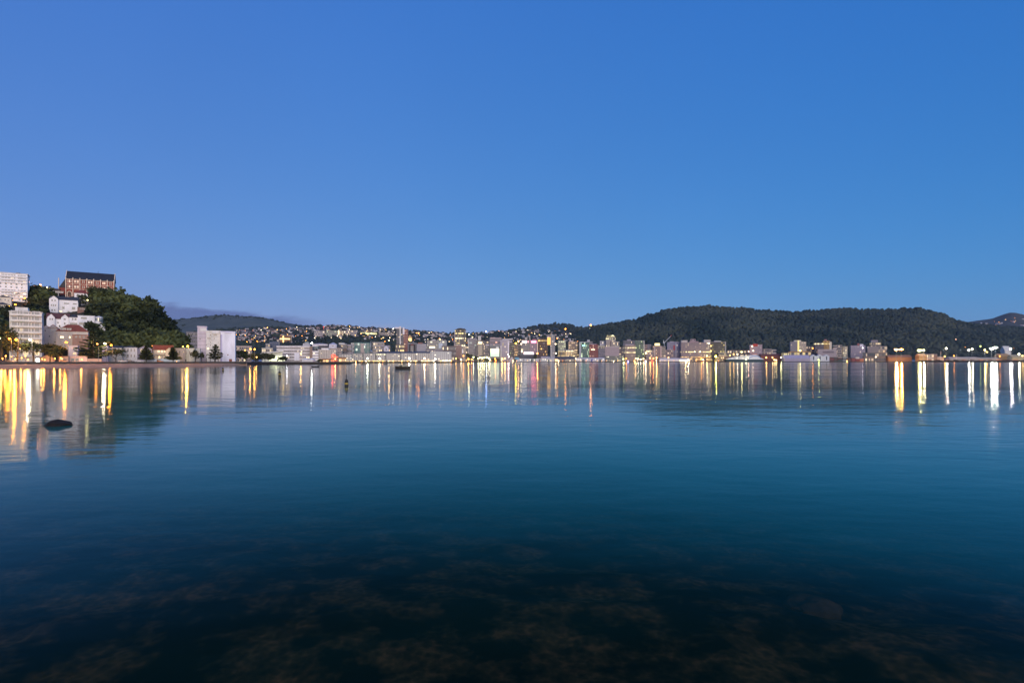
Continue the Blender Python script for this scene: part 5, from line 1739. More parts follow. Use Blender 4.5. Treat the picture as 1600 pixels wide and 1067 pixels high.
panel(t, 1031.8, 1033.6, 541, 558, paint((.52, .40, .38)), 'pale_pier', .5, .5)
tower('cream topped narrow block left of the lavender glass station tower', 1033.8, 1040, 541.6, 1605, (.55, .46, .38), 7, DIM2, dep=20)
tower('pinkish brick block behind the low white shed', 1039, 1052, 546.8, 1610, (.40, .27, .28), 5, DIM2, dep=20)
t = tower('lavender glass tower with a red vertical strip', 1042.5, 1063.5, 534.8, 1640, (.34, .31, .40), 9, panes(.05, (1, .8, .6), 1.3, 3, (.16, .15, .22), .3, (.38, .35, .44)), dep=24, tops=[(1047, 1053, 533.4, (.4, .38, .46)), (1053.5, 1060, 534.0, (.55, .52, .58))])
panel(t, 1052.2, 1054.8, 539.5, 546.8, paint((.55, .10, .11)), 'red_strip', .5, .4)
panel(t, 1055, 1057.4, 536, 558, paint((.46, .44, .52)), 'pale_strip', .5, .4)
shed('low white wharf shed under the lavender glass tower', 1031, 1060, 561.2, 559.4, 1585, (.70, .66, .72), (.64, .6, .66), [(1032, 1058, 564.4, 565.3, DARK, 'base_strip')])
# tower crane
Y = 1680
t = thing('tower_crane', 'slim white tower crane with its jib raised to the right and a red tip', 'crane', (PX(1038, Y), Y, GZ), 0)
k = Y / F
zz = lambda py: PZ(py, Y) - GZ
CR = paint((.66, .66, .62))
MB().bar((0, 0, 0), (0, 0, zz(536)), 1.3, 1.3, 4).build('mast', CR, t)
jb = MB().bar((0, 0, zz(535.5)), (10.5 * k, 0, zz(524.8)), 1.0, .7, 4).build('jib', CR, t)
MB().bar((10.0 * k, 0, zz(525.3)), (11.2 * k, 0, zz(523.6)), 1.2, 1.0, 4).build('red_tip', paint((.55, .06, .05)), jb)
MB().add([(-2 * k, -1.5, zz(536.4)), (.4 * k, -1.5, zz(536.4)), (-1.3 * k, -1.5, zz(530.8)), (-2 * k, 1.5, zz(536.4)), (.4 * k, 1.5, zz(536.4)), (-1.3 * k, 1.5, zz(530.8))], [(0, 1, 2), (5, 4, 3), (0, 2, 5, 3), (1, 4, 5, 2), (0, 3, 4, 1)]).build('counter_frame', CR, t)
MB().box(-1.8, 1.4, -1.4, 1.4, zz(536.6), zz(535.2)).build('cab', paint((.5, .5, .5)), t)
# railway station
Y = 1600
STN = panes(.08, (1, .75, .4), 1.3, 3.2, (.20, .14, .15), .4, (.36, .28, .28))
t = tower('wide brown pink station building with lit lower floors', 1064, 1110, 535.4, Y, (.38, .30, .29), 11, STN, lit_floors={5: panes(.62, (1, .76, .32), 2.4, 4), 2: panes(.85, (1, .58, .18), 1.7, 3.4), 1: panes(.8, (1, .60, .2), 1.9, 3.4), 0: panes(.8, (1, .62, .25), 1.8, 4)}, dep=30,
          tops=[(1064.3, 1074.3, 531.4, (.52, .46, .44)), (1100, 1110, 531.0, (.52, .46, .44)), (1077, 1091.5, 533.2, (.38, .26, .27))])
panel(t, 1079, 1087, 529.6, 533.2, paint((.40, .30, .32)), 'centre_gable', -2, 4)
for q in (1080, 1084.4):
    panel(t, q, q + 1.8, 530.8, 532.2, glass((.05, .04, .05)), 'gable_window', -1.6, .3)
panel(t, 1105.5, 1109, 535.8, 537.2, glow((1, .85, .6), 3, 'lit windows'), 'lit_windows', .5, .4)
panel(t, 1106, 1107.6, 539, 545, panes(.7, (1, .8, .5), 2, 3), 'stair_window', .5, .4)
t = tower('dark glass tower framed by a pale edge right of the station', 1110.5, 1134, 534.4, 1620, (.15, .13, .11), 9, panes(.06, (1, .8, .2), 1.4, 3, (.05, .045, .035), .2, (.17, .15, .13)), lit_floors={4: panes(.35, (1, .85, .2), 1.5, 3)}, dep=26, tops=[(1116, 1127, 532.4, (.44, .44, .46))], cap=(.34, .30, .3))
panel(t, 1132.8, 1134.4, 534, 552, paint((.42, .38, .38)), 'pale_edge', .4, .4)
tower('low pale building behind the yellow floodlight', 1123, 1136, 551.2, 1600, (.50, .42, .36), 3, DIM2, dep=20)
tower('low brick red shops at the water right of the yellow floodlight', 1118, 1137, 557.5, 1590, (.36, .16, .12), 2, HALF, dep=14)
tower('orange lit low shops left of the yellow floodlight', 1088, 1112, 559.0, 1588, (.34, .17, .07), 1, LITO, dep=10)
shed('brightly lit white wharf canopy below the station', 1060, 1078, 561.8, 559.6, 1588, (.8, .74, .68), (.72, .68, .70), [(1062, 1077, 562.3, 564.4, glow((1, .80, .50), 2.2, 'lit shopfront'), 'lit_front')])

# ferry moored at the quay
Y = 1575
k = Y / F
t = thing('ferry', 'large white ferry with a dark hull and a blue arch, moored at the quay', 'ferry', (PX(1166, Y), Y, 0), 0)
zz = lambda py: PZ(py, Y)
xx = lambda px: (px - 1166) * k
MB().prism([(xx(1136), zz(565.5)), (xx(1192), zz(565.5)), (xx(1195), zz(561.6)), (xx(1134.5), zz(561.4))], 0, 18).build('hull', paint((.02, .05, .06)), t)
MB().prism([(xx(1135.5), zz(561.4)), (xx(1194), zz(561.5)), (xx(1190), zz(559.5)), (xx(1186), zz(556.5)), (xx(1180), zz(554)), (xx(1172), zz(555.5)), (xx(1160), zz(556.5)), (xx(1147), zz(558.5)), (xx(1140), zz(560))], .4, 17.5).build('superstructure', paint((.85, .84, .82)), t)
arc = [(xx(1180 + 9.5 * math.cos(q)), zz(561.6 - 5.6 * math.sin(q))) for q in np.linspace(0, math.pi, 15)]
mb = MB()
for (a_, b_) in zip(arc[:-1], arc[1:]):
    mb.bar((a_[0], .2, a_[1]), (b_[0], .2, b_[1]), .9, .9, 5)
mb.build('blue_arch', paint((.12, .26, .62)), t)
for (q0, q1, y0) in [(1141, 1172, 559.6), (1148, 1170, 557.9)]:
    MB().box(xx(q0), xx(q1), .22, .42, zz(y0 + .75), zz(y0)).build('window_row', panes(.9, (1, .95, .70), 1.8, 3.5), t)
MB().box(xx(1176), xx(1184), 4, 12, zz(554.2), zz(552.4)).build('funnel', paint((.55, .25, .2)), t)
MB().bar((xx(1153), 8, zz(557)), (xx(1153), 8, zz(552.5)), .35, .2, 5).build('mast', STEEL, t)

# right hand buildings below the forest hill
t = tower('mauve office with a red roof sign, under the forest hill', 1171.8, 1191, 538.6, 1720, (.44, .34, .37), 8, panes(.05, (1, .9, .7), 1.3, 2.6, (.28, .21, .24), .45, (.45, .36, .39)), dep=26)
panel(t, 1176.5, 1184, 537.2, 541.2, paint((.48, .045, .03)), 'red_sign', .5, .4)
tower('pale low block right of the mauve office with the red sign', 1192, 1206, 545.4, 1730, (.38, .31, .30), 4, DIM2, dep=20)
tower('white small block at the end of the pale low block', 1206, 1213, 546.5, 1725, (.60, .54, .50), 3, DIM2, dep=20)
shed('long rust red shed with yellow lamps, between the ferry and the cream hall', 1189, 1224, 556, 552.8, 1680, (.22, .055, .03), (.14, .045, .03), [])
tower('cream hall with yellow lit windows left of the long lavender shed', 1222.5, 1235, 551.5, 1660, (.52, .42, .30), 3, panes(.5, (1, .85, .3), 1.8, 3), dep=22)
tower('brown mixed low blocks left of the red sign office, with street lights in front', 1137, 1171, 547.2, 1800, (.28, .19, .18), 3, HALF, dep=20)
t = tower('grey left half of the two part office at the forest foot', 1235, 1246, 534.2, 1700, (.30, .28, .30), 8, panes(.02, (1, .8, .5), 1, 2, (.26, .24, .26), .4, (.3, .28, .3)), dep=24, yb=560)
t = tower('cream lit right half of the two part office, with a dark lift core', 1246, 1259.6, 534.2, 1702, (.58, .50, .40), 8, panes(.25, (1, .85, .5), 1.1, 3, (.34, .28, .22), .35, (.58, .5, .42)), dep=24, yb=560, tops=[(1241, 1252, 531.4, (.7, .64, .5))])
panel(t, 1246.2, 1248.6, 531.8, 552, glow((1, .85, .3), .55, 'lit stair'), 'lit_stair', .5, .4)
t = tower('dark office with a yellow lit top floor', 1273.5, 1287, 535.8, 1690, (.14, .10, .12), 7, panes(.03), lit_floors={6: LITW}, dep=24, yb=558)
t = tower('orange lit office block joined to the dark one, with a pale right end', 1286.4, 1297, 532.6, 1692, (.40, .24, .09), 8, panes(.10, (1, .7, .2), 1.0, 3, (.3, .18, .07), .4, (.4, .24, .09)), lit_floors={6: panes(.7, (1, .7, .2), 1.6, 3)}, dep=24, yb=558, tops=[(1288, 1292, 530, (.36, .18, .18))])
panel(t, 1296, 1299.6, 534.2, 547, paint((.76, .66, .5)), 'pale_end', .3, 6)
tower('low mauve block between the two part office and the dark office', 1257, 1274, 541.2, 1720, (.26, .21, .22), 4, DIM2, dep=20, yb=558)
tower('low lit sheds in front of the two part office', 1232, 1268, 549.3, 1650, (.40, .22, .10), 2, panes(.55, (1, .75, .28), 2.2, 8), dep=18, yb=564)
t = tower('low pale pink hall with a wide grey opening', 1278, 1307, 546.2, 1655, (.55, .46, .46), 0, dep=18, yb=566, cap=(.68, .6, .6))
panel(t, 1285.5, 1303, 548.6, 551.5, paint((.22, .18, .2)), 'opening', .3, .25)
tower('white topped small block right of the orange lit office', 1302, 1308, 540, 1720, (.70, .58, .54), 4, DIM2, dep=18, yb=558)
tower('pale brown block with a white corner, above the container stacks', 1307.5, 1316, 539.5, 1715, (.50, .42, .36), 5, DIM2, dep=20, yb=558)
tower('cream lit narrow block above the green containers', 1317.2, 1324.5, 541.5, 1712, (.66, .58, .44), 4, panes(.3, (1, .85, .5), 1.3, 3, (.4, .34, .25)), dep=20, yb=558)
t = tower('lavender building with a brown pitched front and white round sign', 1329.5, 1352, 540, 1705, (.40, .35, .42), 5, panes(.05, (1, .8, .6), 1, 3, (.26, .22, .26), .4, (.42, .36, .42)), dep=22, yb=560)
panel(t, 1343.5, 1349, 537.6, 541.5, paint((.72, .68, .74)), 'white_sign', .5, .4)
panel(t, 1339.5, 1343, 536.4, 540, paint((.34, .12, .10)), 'red_top', .5, 4)
tower('broad grey brown office with striped front', 1355.5, 1373.2, 541.4, 1700, (.38, .32, .30), 7, panes(.03, (1, .8, .6), 1, 2.4, (.26, .22, .2), .4, (.38, .32, .3)), dep=22, yb=562)
tower('stepped tower with a lit top band behind the broad grey brown office', 1360.5, 1376.5, 535, 1760, (.26, .22, .20), 5, DIM2, dep=22, yb=558, lit_floors={4: panes(.6, (1, .75, .4), 1.4, 3)}, tops=[(1361, 1372, 531.2, (.3, .26, .28))])
tower('pale pink block left of the big amber floodlight', 1372.8, 1386, 541.2, 1702, (.50, .40, .36), 4, HALF, dep=20, yb=562)
tower('low grey fence like building on the port left of the amber floodlight', 1349, 1384, 551.2, 1640, (.24, .19, .16), 2, DIM2, dep=14, yb=566)
shed('long lavender port shed at the water', 1226, 1266, 560, 554.6, 1595, (.34, .31, .42), (.36, .34, .47), [])
for i, (p0, p1) in enumerate([(1266, 1275.5), (1275.5, 1286), (1286, 1296)]):
    house(['left one of three white gabled port sheds beside the long lavender shed', 'middle one of three white gabled port sheds, behind the yellow green lamp', 'right one of three white gabled port sheds, next to the containers'][i], p0, p1, 556.6, 566, 1597, (.70, .70, .74), 'front', 3, (.6, .6, .66), [((p0 + p1) / 2 + .6, 559.5, 1.6, 6)], name='port_shed', cat='shed', dep=22, group='white gabled port sheds')

# shipping containers, one by one
CC = {'red': (.20, .022, .02), 'rust': (.075, .018, .017), 'teal': (.02, .055, .055), 'white': (.55, .53, .50), 'grey': (.22, .25, .24), 'orange': (.42, .14, .07)}
cont = {}


def container(px, lvl, colour, Y, where):
    k = Y / F
    if colour not in cont:
        mb = MB()
        mb.box(-6.05, 6.05, -1.22, 1.22, .12, 2.55)
        for i in range(22):
            x = -5.8 + i * .545
            mb.box(x, x + .28, -1.27, -1.22, .3, 2.4)
        for x in (-6.1, 5.95):
            for y in (-1.29, 1.12):
                mb.box(x, x + .17, y, y + .17, 0, 2.62)
        o = mb.build('shipping_container', paint(CC[colour], .6, .3, .6))
        cont[colour] = o
    else:
        o = cont[colour].copy()
        C.objects.link(o)
    o.location = (PX(px, Y), Y, GZ + .02 + lvl * 2.64)
    return tag(o, '%s shipping container %s' % (colour, where), 'container', 'containers on the port yard' if 'open' in where else 'stacked shipping containers')


for j, (p, cols) in enumerate([(1299.5, ['rust', 'rust', 'red', 'rust', 'rust']), (1306, ['teal', 'rust', 'rust', 'teal', 'rust']), (1312.5, ['teal', 'teal', 'rust', 'rust']), (1319.5, ['grey', 'grey', 'rust', 'grey', 'grey']),
                               (1326, ['rust', 'rust', 'rust', 'rust']), (1333, ['red', 'red', 'red', 'rust']), (1339.5, ['red', 'red', 'red', 'white', 'white']), (1346, ['orange', 'orange', 'orange'])]):
    nm = ['ground', 'second', 'third', 'fourth', 'fifth'][:]
    for lv, c in enumerate(cols):
        container(p, lv, c, 1602, '%s in the %s stack from the left' % (['at the bottom', 'second from the bottom', 'third from the bottom', 'fourth from the bottom', 'fifth from the bottom'][lv], ['first', 'second', 'third', 'fourth', 'fifth', 'sixth', 'seventh', 'eighth'][j]))

gp = np.random.default_rng(19)
for i in range(34):
    c_ = ['orange', 'grey', 'white', 'rust', 'grey', 'orange'][i % 6]
    container(1452 + i * 4.5 + gp.uniform(-1, 1), 0 if i % 3 else 1, c_, 1560 + (i % 3) * 9, 'on the open port yard behind the rubble breakwater')
# port at the right: low sheds, breakwater, floodlight masts
shed('orange lit low shed under the twin amber floodlights', 1388, 1425, 558, 554.5, 1620, (.34, .15, .06), (.22, .12, .07), [])
shed('brown shed with a lit roof edge under the white floodlight', 1437, 1448, 556, 552.4, 1590, (.42, .24, .10), (.62, .42, .22), [])
tower('pale pink port office right of the brown shed', 1448, 1459, 553.5, 1590, (.62, .48, .42), 2, HALF, dep=12, yb=566)
tower('small brown hut with a white roof on the port', 1459, 1464.5, 554, 1590, (.42, .24, .16), 0, dep=8, yb=566, cap=(.75, .66, .6))
shed('low pale orange port wall shed', 1464, 1475, 558.4, 557, 1590, (.55, .34, .22), (.5, .34, .24), [])
shed('long low grey port shed near the right edge', 1484, 1530, 559.5, 557.6, 1640, (.34, .30, .26), (.38, .34, .32), [])
shed('long brown port shed behind the bright white floodlights', 1528, 1562, 560.2, 558.4, 1650, (.36, .30, .22), (.40, .36, .30), [])
shed('orange lit port shed at the right edge', 1561, 1578, 556, 552.5, 1680, (.44, .26, .10), (.4, .25, .12), [])
shed('white hall lit from one side behind the right floodlight', 1570, 1580, 548, 540.5, 1900, (.66, .64, .60), (.6, .6, .58), [], yb=560)
shed('low yellow lit port shed at the far right', 1582, 1625, 557.5, 554, 1640, (.46, .38, .20), (.34, .30, .2), [])
# rubble breakwater
g3 = np.random.default_rng(12)
V_, Q_, T_ = [], [], []
pp = []
for i in range(1100):
    p = g3.uniform(1436, 1640)
    Yb = 1478 - abs(g3.normal()) * 3 + (6 if p < 1500 else 0)
    pp.append((PX(p, Yb), Yb, g3.uniform(-.4, 4.4)))
ROCK = leaf_mat('breakwater stone', (.022, .014, .011), (.07, .05, .04))
lump_forest('breakwater_rocks', np.array(pp), g3.uniform(.9, 2.0, len(pp)), g3.random(len(pp)), ROCK, 41, .7)
tag(bpy.data.objects['breakwater_rocks'], 'dark rubble rocks of the port breakwater at the right', 'rocks')
pp = []
for i in range(260):
    p = g3.uniform(364, 452)
    Yb = 392 + (p - 364) * 1.12 - abs(g3.normal()) * 2.0
    pp.append((PX(p, Yb), Yb, g3.uniform(-.3, 1.2 if p < 425 else .5)))
lump_forest('shore_rocks', np.array(pp), g3.uniform(.4, 1.0, len(pp)), g3.random(len(pp)), ROCK, 42, .7)
tag(bpy.data.objects['shore_rocks'], 'dark rocks along the low spit at the end of the beach', 'rocks')

# ------------------------------------------------------------------ boats, buoys, rocks in the water
WOODD = paint((.028, .018, .012), .7, .3, 3, 'dark hull')


def hull(L_, B_, Hh, sheer=.25, n=11):
    mb = MB()
    v, f = [], []
    for i in range(n):
        s = i / (n - 1)
        x = -L_ / 2 + L_ * s
        b = B_ / 2 * math.sin(math.pi * min(1, .18 + .82 * s) if s > .5 else math.pi * (.30 + .4 * s)) if False else B_ / 2 * (1 - abs(2 * s - .9) ** 3.2 * .75 if s < .95 else .12)
        b = max(b, .08)
        top = Hh + sheer * (2 * s - 1) ** 2 + (.18 * s)
        v += [(x, -b, top), (x, -b * .75, .02), (x, 0, -.25), (x, b * .75, .02), (x, b, top)]
    for i in range(n - 1):
        for j in range(4):
            a = i * 5 + j
            f.append((a, a + 1, a + 6, a + 5))
        f.append((i * 5, i * 5 + 5, i * 5 + 9, i * 5 + 4))
    f.append((0, 4, 3, 2, 1))
    k = (n - 1) * 5
    f.append((k, k + 1, k + 2, k + 3, k + 4))
    return mb.add(v, f)


Y = H * F / (576.6 - HOR)
k = Y / F
t = thing('launch', 'dark wooden launch with a pale wheelhouse moored off the waterfront terrace', 'boat', (PX(629.5, Y), Y, 0), 0)
hull(23.5 * k, 2.1, .85, .3).build('hull', WOODD, t)
MB().box(-.2 * k, 8.5 * k, -.8, .8, .9, 1.55).box(.6 * k, 3.6 * k, -.7, .7, 1.5, 2.15).build('wheelhouse', paint((.34, .33, .26)), t)
MB().box(.5 * k, 3.9 * k, -.76, .76, 2.153, 2.24).build('roof', paint((.08, .07, .05)), t)
MB().box(.9 * k, 3.2 * k, -.74, -.70, 1.72, 2.02).build('window', glass((.10, .11, .09)), t)
MB().box(-8.5 * k, -1 * k, -.75, .75, .86, 1.05).box(-5 * k, -1.8 * k, -.5, .5, 1.05, 1.45).build('engine_cover', paint((.10, .095, .045)), t)
MB().bar((3 * k, 0, 2.2), (3 * k, 0, 3.0), .05, .03, 5).bar((-9 * k, .3, .9), (-9 * k, .3, 1.5), .05, .05, 5).build('mast', STEEL, t)
MB().bar((11 * k, 0, 1.0), (11.3 * k, 0, 1.5), .12, .12, 6).build('bow_post', WOODD, t)

Y = H * F / (573.6 - HOR)
k = Y / F
t = thing('barge', 'long low dark barge lying flat on the water below the white event tents', 'boat', (PX(492.8, Y), Y, 0), .02)
hull(11.4 * k, 2.6, .42, .12).build('hull', WOODD, t)
MB().box(-3.5 * k, 3.5 * k, -.7, .7, .47, .56).build('deck_boards', paint((.06, .05, .045)), t)
Y = H * F / (569.6 - HOR)
k = Y / F
t = thing('dinghy', 'small dark dinghy on the water left of the moored launch', 'boat', (PX(602.5, Y), Y, 0), .0)
hull(6.5 * k, 1.9, .45, .15).build('hull', WOODD, t)
MB().box(-.2, .2, -.7, .7, .40, .46).build('thwart', paint((.12, .09, .06)), t)
Y = H * F / (569.4 - HOR)
k = Y / F
for (p, wpx, lb) in [(571, 12, 'low dark pontoon floating in front of the second terrace block')]:
    t = thing('pontoon', lb, 'pontoon', (PX(p, Y), Y, 0), 0)
    MB().box(-wpx * k / 2, wpx * k / 2, -2, 2, -.3, .5).build('float', WOODD, t)
    MB().box(-wpx * k / 2 - .1, wpx * k / 2 + .1, -2.1, 2.1, .503, .62).build('deck', paint((.10, .085, .07)), t)
for i, (p, lb) in enumerate([(437, 'small dark rowing boat beside the spit, leftmost of three'), (443, 'small dark rowing boat beside the spit, middle of three'), (449.5, 'small dark rowing boat beside the spit, rightmost of three')]):
    Y = 395
    t = thing('rowing_boat', lb, 'boat', (PX(p, Y), Y, 0), .1 * i, 'rowing boats beside the spit')
    hull(2.6, 1.3, .5, .1).build('hull', WOODD, t)
    MB().box(-.15, .15, -.5, .5, .38, .44).build('thwart', paint((.12, .09, .06)), t)


def buoy(px, yw, tall_px, label, two_cones=True):
    Y = H * F / (yw - HOR)
    k = Y / F
    h = tall_px * k
    t = thing('buoy', label, 'buoy', (PX(px, Y), Y, 0), 0, 'black and yellow channel buoys')
    r = h * .155
    BK = paint((.014, .010, .010), .6, .2, 3, 'black buoy paint')
    YL = paint((.42, .30, .04), .6, .2, 3, 'yellow buoy paint')
    MB().lathe([(r * .7, -.3), (r, .0), (r, h * .16)], 14).build('lower_body', BK, t)
    MB().lathe([(r * .99, h * .162), (r * .96, h * .29)], 14).build('yellow_band', YL, t)
    MB().lathe([(r * .98, h * .292), (r * .95, h * .40), (r * .55, h * .55), (r * .18, h * .62)], 14).build('upper_body', BK, t)
    MB().bar((0, 0, h * .6), (0, 0, h), h * .012, h * .01, 6).build('mast', BK, t)
    MB().lathe([(r * .45, h * .72), (r * .03, h * .85)], 12).build('top_cone', BK, t)
    MB().lathe([(r * .45, h * .87), (r * .03, h * .99)], 12).build('top_cone', BK, t)
    return t


buoy(541.3, 603.5, 19, 'nearest and largest buoy, black with a yellow band, right of two on the bay')
buoy(437, 587.5, 13.5, 'middle sized buoy, black with a yellow band, left of the nearest one')
buoy(348.4, 579.5, 9, 'small far buoy in front of the reflection of the bright slab')

# dark rock standing out of the water
Y = H * F / (664.5 - HOR)
k = Y / F
g4 = np.random.default_rng(4)
st = [(-1, .02, .03), (-.80, .34, .22), (-.60, .60, .50), (-.40, .80, .90), (-.16, .95, 1.0), (.08, 1.0, .93), (.34, .92, .76), (.58, .72, .60), (.82, .42, .34), (1, .03, .05)]
v, fcs = [], []
for (x, wv, hv) in st:
    for (yy, zz_) in ((-1, -.7), (-.96, .02), (-.72, .62), (-.30, .97), (.20, 1.0), (.70, .72), (1, -.7)):
        jx, jy, jz = g4.normal(size=3) * .05
        v.append(((x + jx) * 22 * k, (yy * wv + jy) * .55, (zz_ * hv * (1 + jz * 1.5) if zz_ > 0 else zz_ * .5) * 9.0 * k))
for i in range(len(st) - 1):
    for j in range(6):
        a_ = i * 7 + j
        fcs.append((a_, a_ + 7, a_ + 8, a_ + 1))
rk = MB().add(v, fcs).build('rock', paint((.011, .0075, .005), .95, .5, 6, 'dark rock'))
rk.location = (PX(90.5, Y), Y, .0)
tag(rk, 'dark low angular rock standing out of the water near the left edge', 'rock')

# pale boulder under water at the lower right
Y = 7.9
bm_ = bmesh.new()
bmesh.ops.create_icosphere(bm_, subdivisions=3, radius=1)
for v_ in bm_.verts:
    n = float(vnoise(v_.co.x * 2, v_.co.y * 2 + v_.co.z, 1.0, 8)) * .35 + float(vnoise(v_.co.x * 5, v_.co.y * 5 + v_.co.z * 4, 1.0, 9)) * .12
    v_.co = (v_.co.x * .44 * (1 + n * 1.6), v_.co.y * .36, v_.co.z * .17 * (1 + n * 1.6))
me = bpy.data.meshes.new('sunken_boulder')
bm_.to_mesh(me)
bm_.free()
me.materials.append(paint((.034, .018, .009), .9, .5, 5, 'sunken stone'))
me.materials[0].node_tree.nodes['Principled BSDF'].inputs['Specular IOR Level'].default_value = 0.02
rk = bpy.data.objects.new('sunken_boulder', me)
C.objects.link(rk)
rk.location = (PX(1272, Y), Y, float(bed_z(PX(1272, Y), Y)) + .04)
tag(rk, 'rounded pale brown boulder lying under the water at the lower right', 'boulder')

# ------------------------------------------------------------------ houses of the hill suburbs, each its own object
_hm = {}


def hill_house(hill, p, t_, col, roof, sz, label, group):
    x, y, z = hill.at(p, t_)
    key = (col, roof, sz)
    if key not in _hm:
        w_, d_, h_ = {0: (8, 8, 5), 1: (11, 8, 5.5), 2: (15, 9, 6), 3: (9, 9, 8)}[sz]
        mb = MB().box(-w_ / 2, w_ / 2, -d_ / 2, d_ / 2, -4, h_, 0)
        e = .4
        mb.add([(-w_ / 2 - e, -d_ / 2 - e, h_ - .05), (w_ / 2 + e, -d_ / 2 - e, h_ - .05), (w_ / 2 + e, d_ / 2 + e, h_ - .05), (-w_ / 2 - e, d_ / 2 + e, h_ - .05), (-w_ * .3, 0, h_ + 2.8), (w_ * .3, 0, h_ + 2.8)],
               [(0, 1, 5, 4), (2, 3, 4, 5), (1, 2, 5), (3, 0, 4)], 1)
        for q in range(3):
            xx_ = -w_ * .32 + q * w_ * .32
            mb.box(xx_ - .8, xx_ + .8, -d_ / 2 - .06, -d_ / 2 + .02, h_ - 2.7, h_ - 1.0, 2)
        o = mb.build('house', [paint(col), paint(roof), glass((.05, .045, .045))])
        _hm[key] = o
    else:
        o = _hm[key].copy()
        C.objects.link(o)
        o.name = 'house'
    o.location = (x, y, z)
    o.rotation_euler = (0, 0, random.uniform(-.7, .7))
    return tag(o, label, 'house', group)


HCOL = [((.74, .70, .68), 'white'), ((.60, .52, .44), 'cream'), ((.42, .38, .40), 'grey'), ((.50, .36, .32), 'pinkish')]
HROOF = [(.06, .055, .06), (.20, .08, .06), (.25, .24, .25)]
g5 = np.random.default_rng(77)
AREAS = [(suburb_hill, 368, 478, .50, .93, 80, 'scattered over the dark slope below the grassy hill'), (suburb_hill, 478, 620, .60, 1.0, 80, 'packed along the suburb ridge above the teal glass office'),
         (suburb_hill, 640, 712, .55, .99, 34, 'along the ridge between the brick red tower and the dark tower'), (suburb_hill, 730, 905, .55, 1.0, 66, 'on the wooded ridge right of the dark tower'),
         (forest_hill, 908, 958, .93, 1.0, 16, 'on the crest at the left end of the forest hill'), (right_hill, 1500, 1612, .66, .86, 26, 'on the saddle below the bare hill at the right edge')]
for (hl, a_, b_, t0, t1, n, where) in AREAS:
    for i in range(n):
        p = g5.uniform(a_, b_)
        rows = 7
        tt = t0 + (t1 - t0) * (round(g5.random() * rows) + g5.normal() * .12) / rows
        tt = min(max(tt, t0), t1)
        ci = int(g5.choice(4, p=[.5, .25, .15, .10]))
        col, cn_ = HCOL[ci]
        hill_house(hl, p, tt, col, HROOF[int(g5.integers(0, 3))], int(g5.integers(0, 4)), 'small %s house %s' % (cn_, where), 'houses ' + where)
# the many more tiny houses that the photo shows only as specks, one mass
hv = MB()
for (hl, a_, b_, t0, t1, n) in [(suburb_hill, 366, 480, .38, .95, 190), (suburb_hill, 478, 712, .45, 1.0, 170), (suburb_hill, 725, 905, .45, 1.0, 90)]:
    for i in range(n):
        p = g5.uniform(a_, b_)
        x, y, z = hl.at(p, g5.uniform(t0, t1))
        w_, d_, h_ = g5.uniform(3.5, 6), 4, g5.uniform(4, 6.5)
        m_ = int(g5.choice(3, p=[.55, .28, .17]))
        hv.box(x - w_, x + w_, y - d_, y + d_, z - 3, z + h_, m_)
        hv.add([(x - w_ - .4, y - d_ - .4, z + h_), (x + w_ + .4, y - d_ - .4, z + h_), (x + w_ + .4, y + d_ + .4, z + h_), (x - w_ - .4, y + d_ + .4, z + h_), (x - w_ * .6, y, z + h_ + 2.6), (x + w_ * .6, y, z + h_ + 2.6)],
               [(0, 1, 5, 4), (2, 3, 4, 5), (1, 2, 5), (3, 0, 4)], 3 + m_ % 2)
tag(hv.build('hillside_houses', [paint((.74, .70, .68)), paint((.58, .50, .43)), paint((.40, .36, .38)), paint((.07, .06, .065)), paint((.22, .09, .07))]), 'specks of far off houses spread over the suburb slopes', 'houses', kind='stuff')
# ------------------------------------------------------------------ lamps on the hills and along the city quay
for (hl, a_, b_, t0, t1, n, where, cols) in [
    (suburb_hill, 366, 480, .35, .95, 66, 'on the dark slope below the grassy hill', [OR, OR, YE, WW]),
    (suburb_hill, 478, 640, .40, .97, 74, 'among the ridge houses above the teal glass office', [OR, YE, WW]),
    (suburb_hill, 640, 905, .45, .97, 60, 'along the wooded ridge behind the city towers', [OR, WW, WW, YE]),
    (forest_hill, 905, 955, .90, .98, 12, 'on the left crest of the forest hill', [OR, WW]),
    (right_hill, 1500, 1612, .66, .84, 16, 'on the saddle at the far right', [OR, YE]),
    (forest_hill, 1480, 1600, .10, .42, 12, 'low on the right end of the forest hill', [OR, (1, .5, .3)]),
]:
    for i in range(n):
        p = g5.uniform(a_, b_)
        x, y, z = hl.at(p, g5.uniform(t0, t1))
        ci = int(g5.integers(0, len(cols)))
        c = cols[ci]
        nm = {OR: 'orange', YE: 'yellow', WW: 'white'}.get(c, 'reddish')
        far_lamp(p, HOR - (z + 7 - H) / y * F, y, z, c, float([6, 10, 17][int(g5.integers(0, 3))]), .85, '%s street light %s' % (nm, where), 'street lights ' + where)
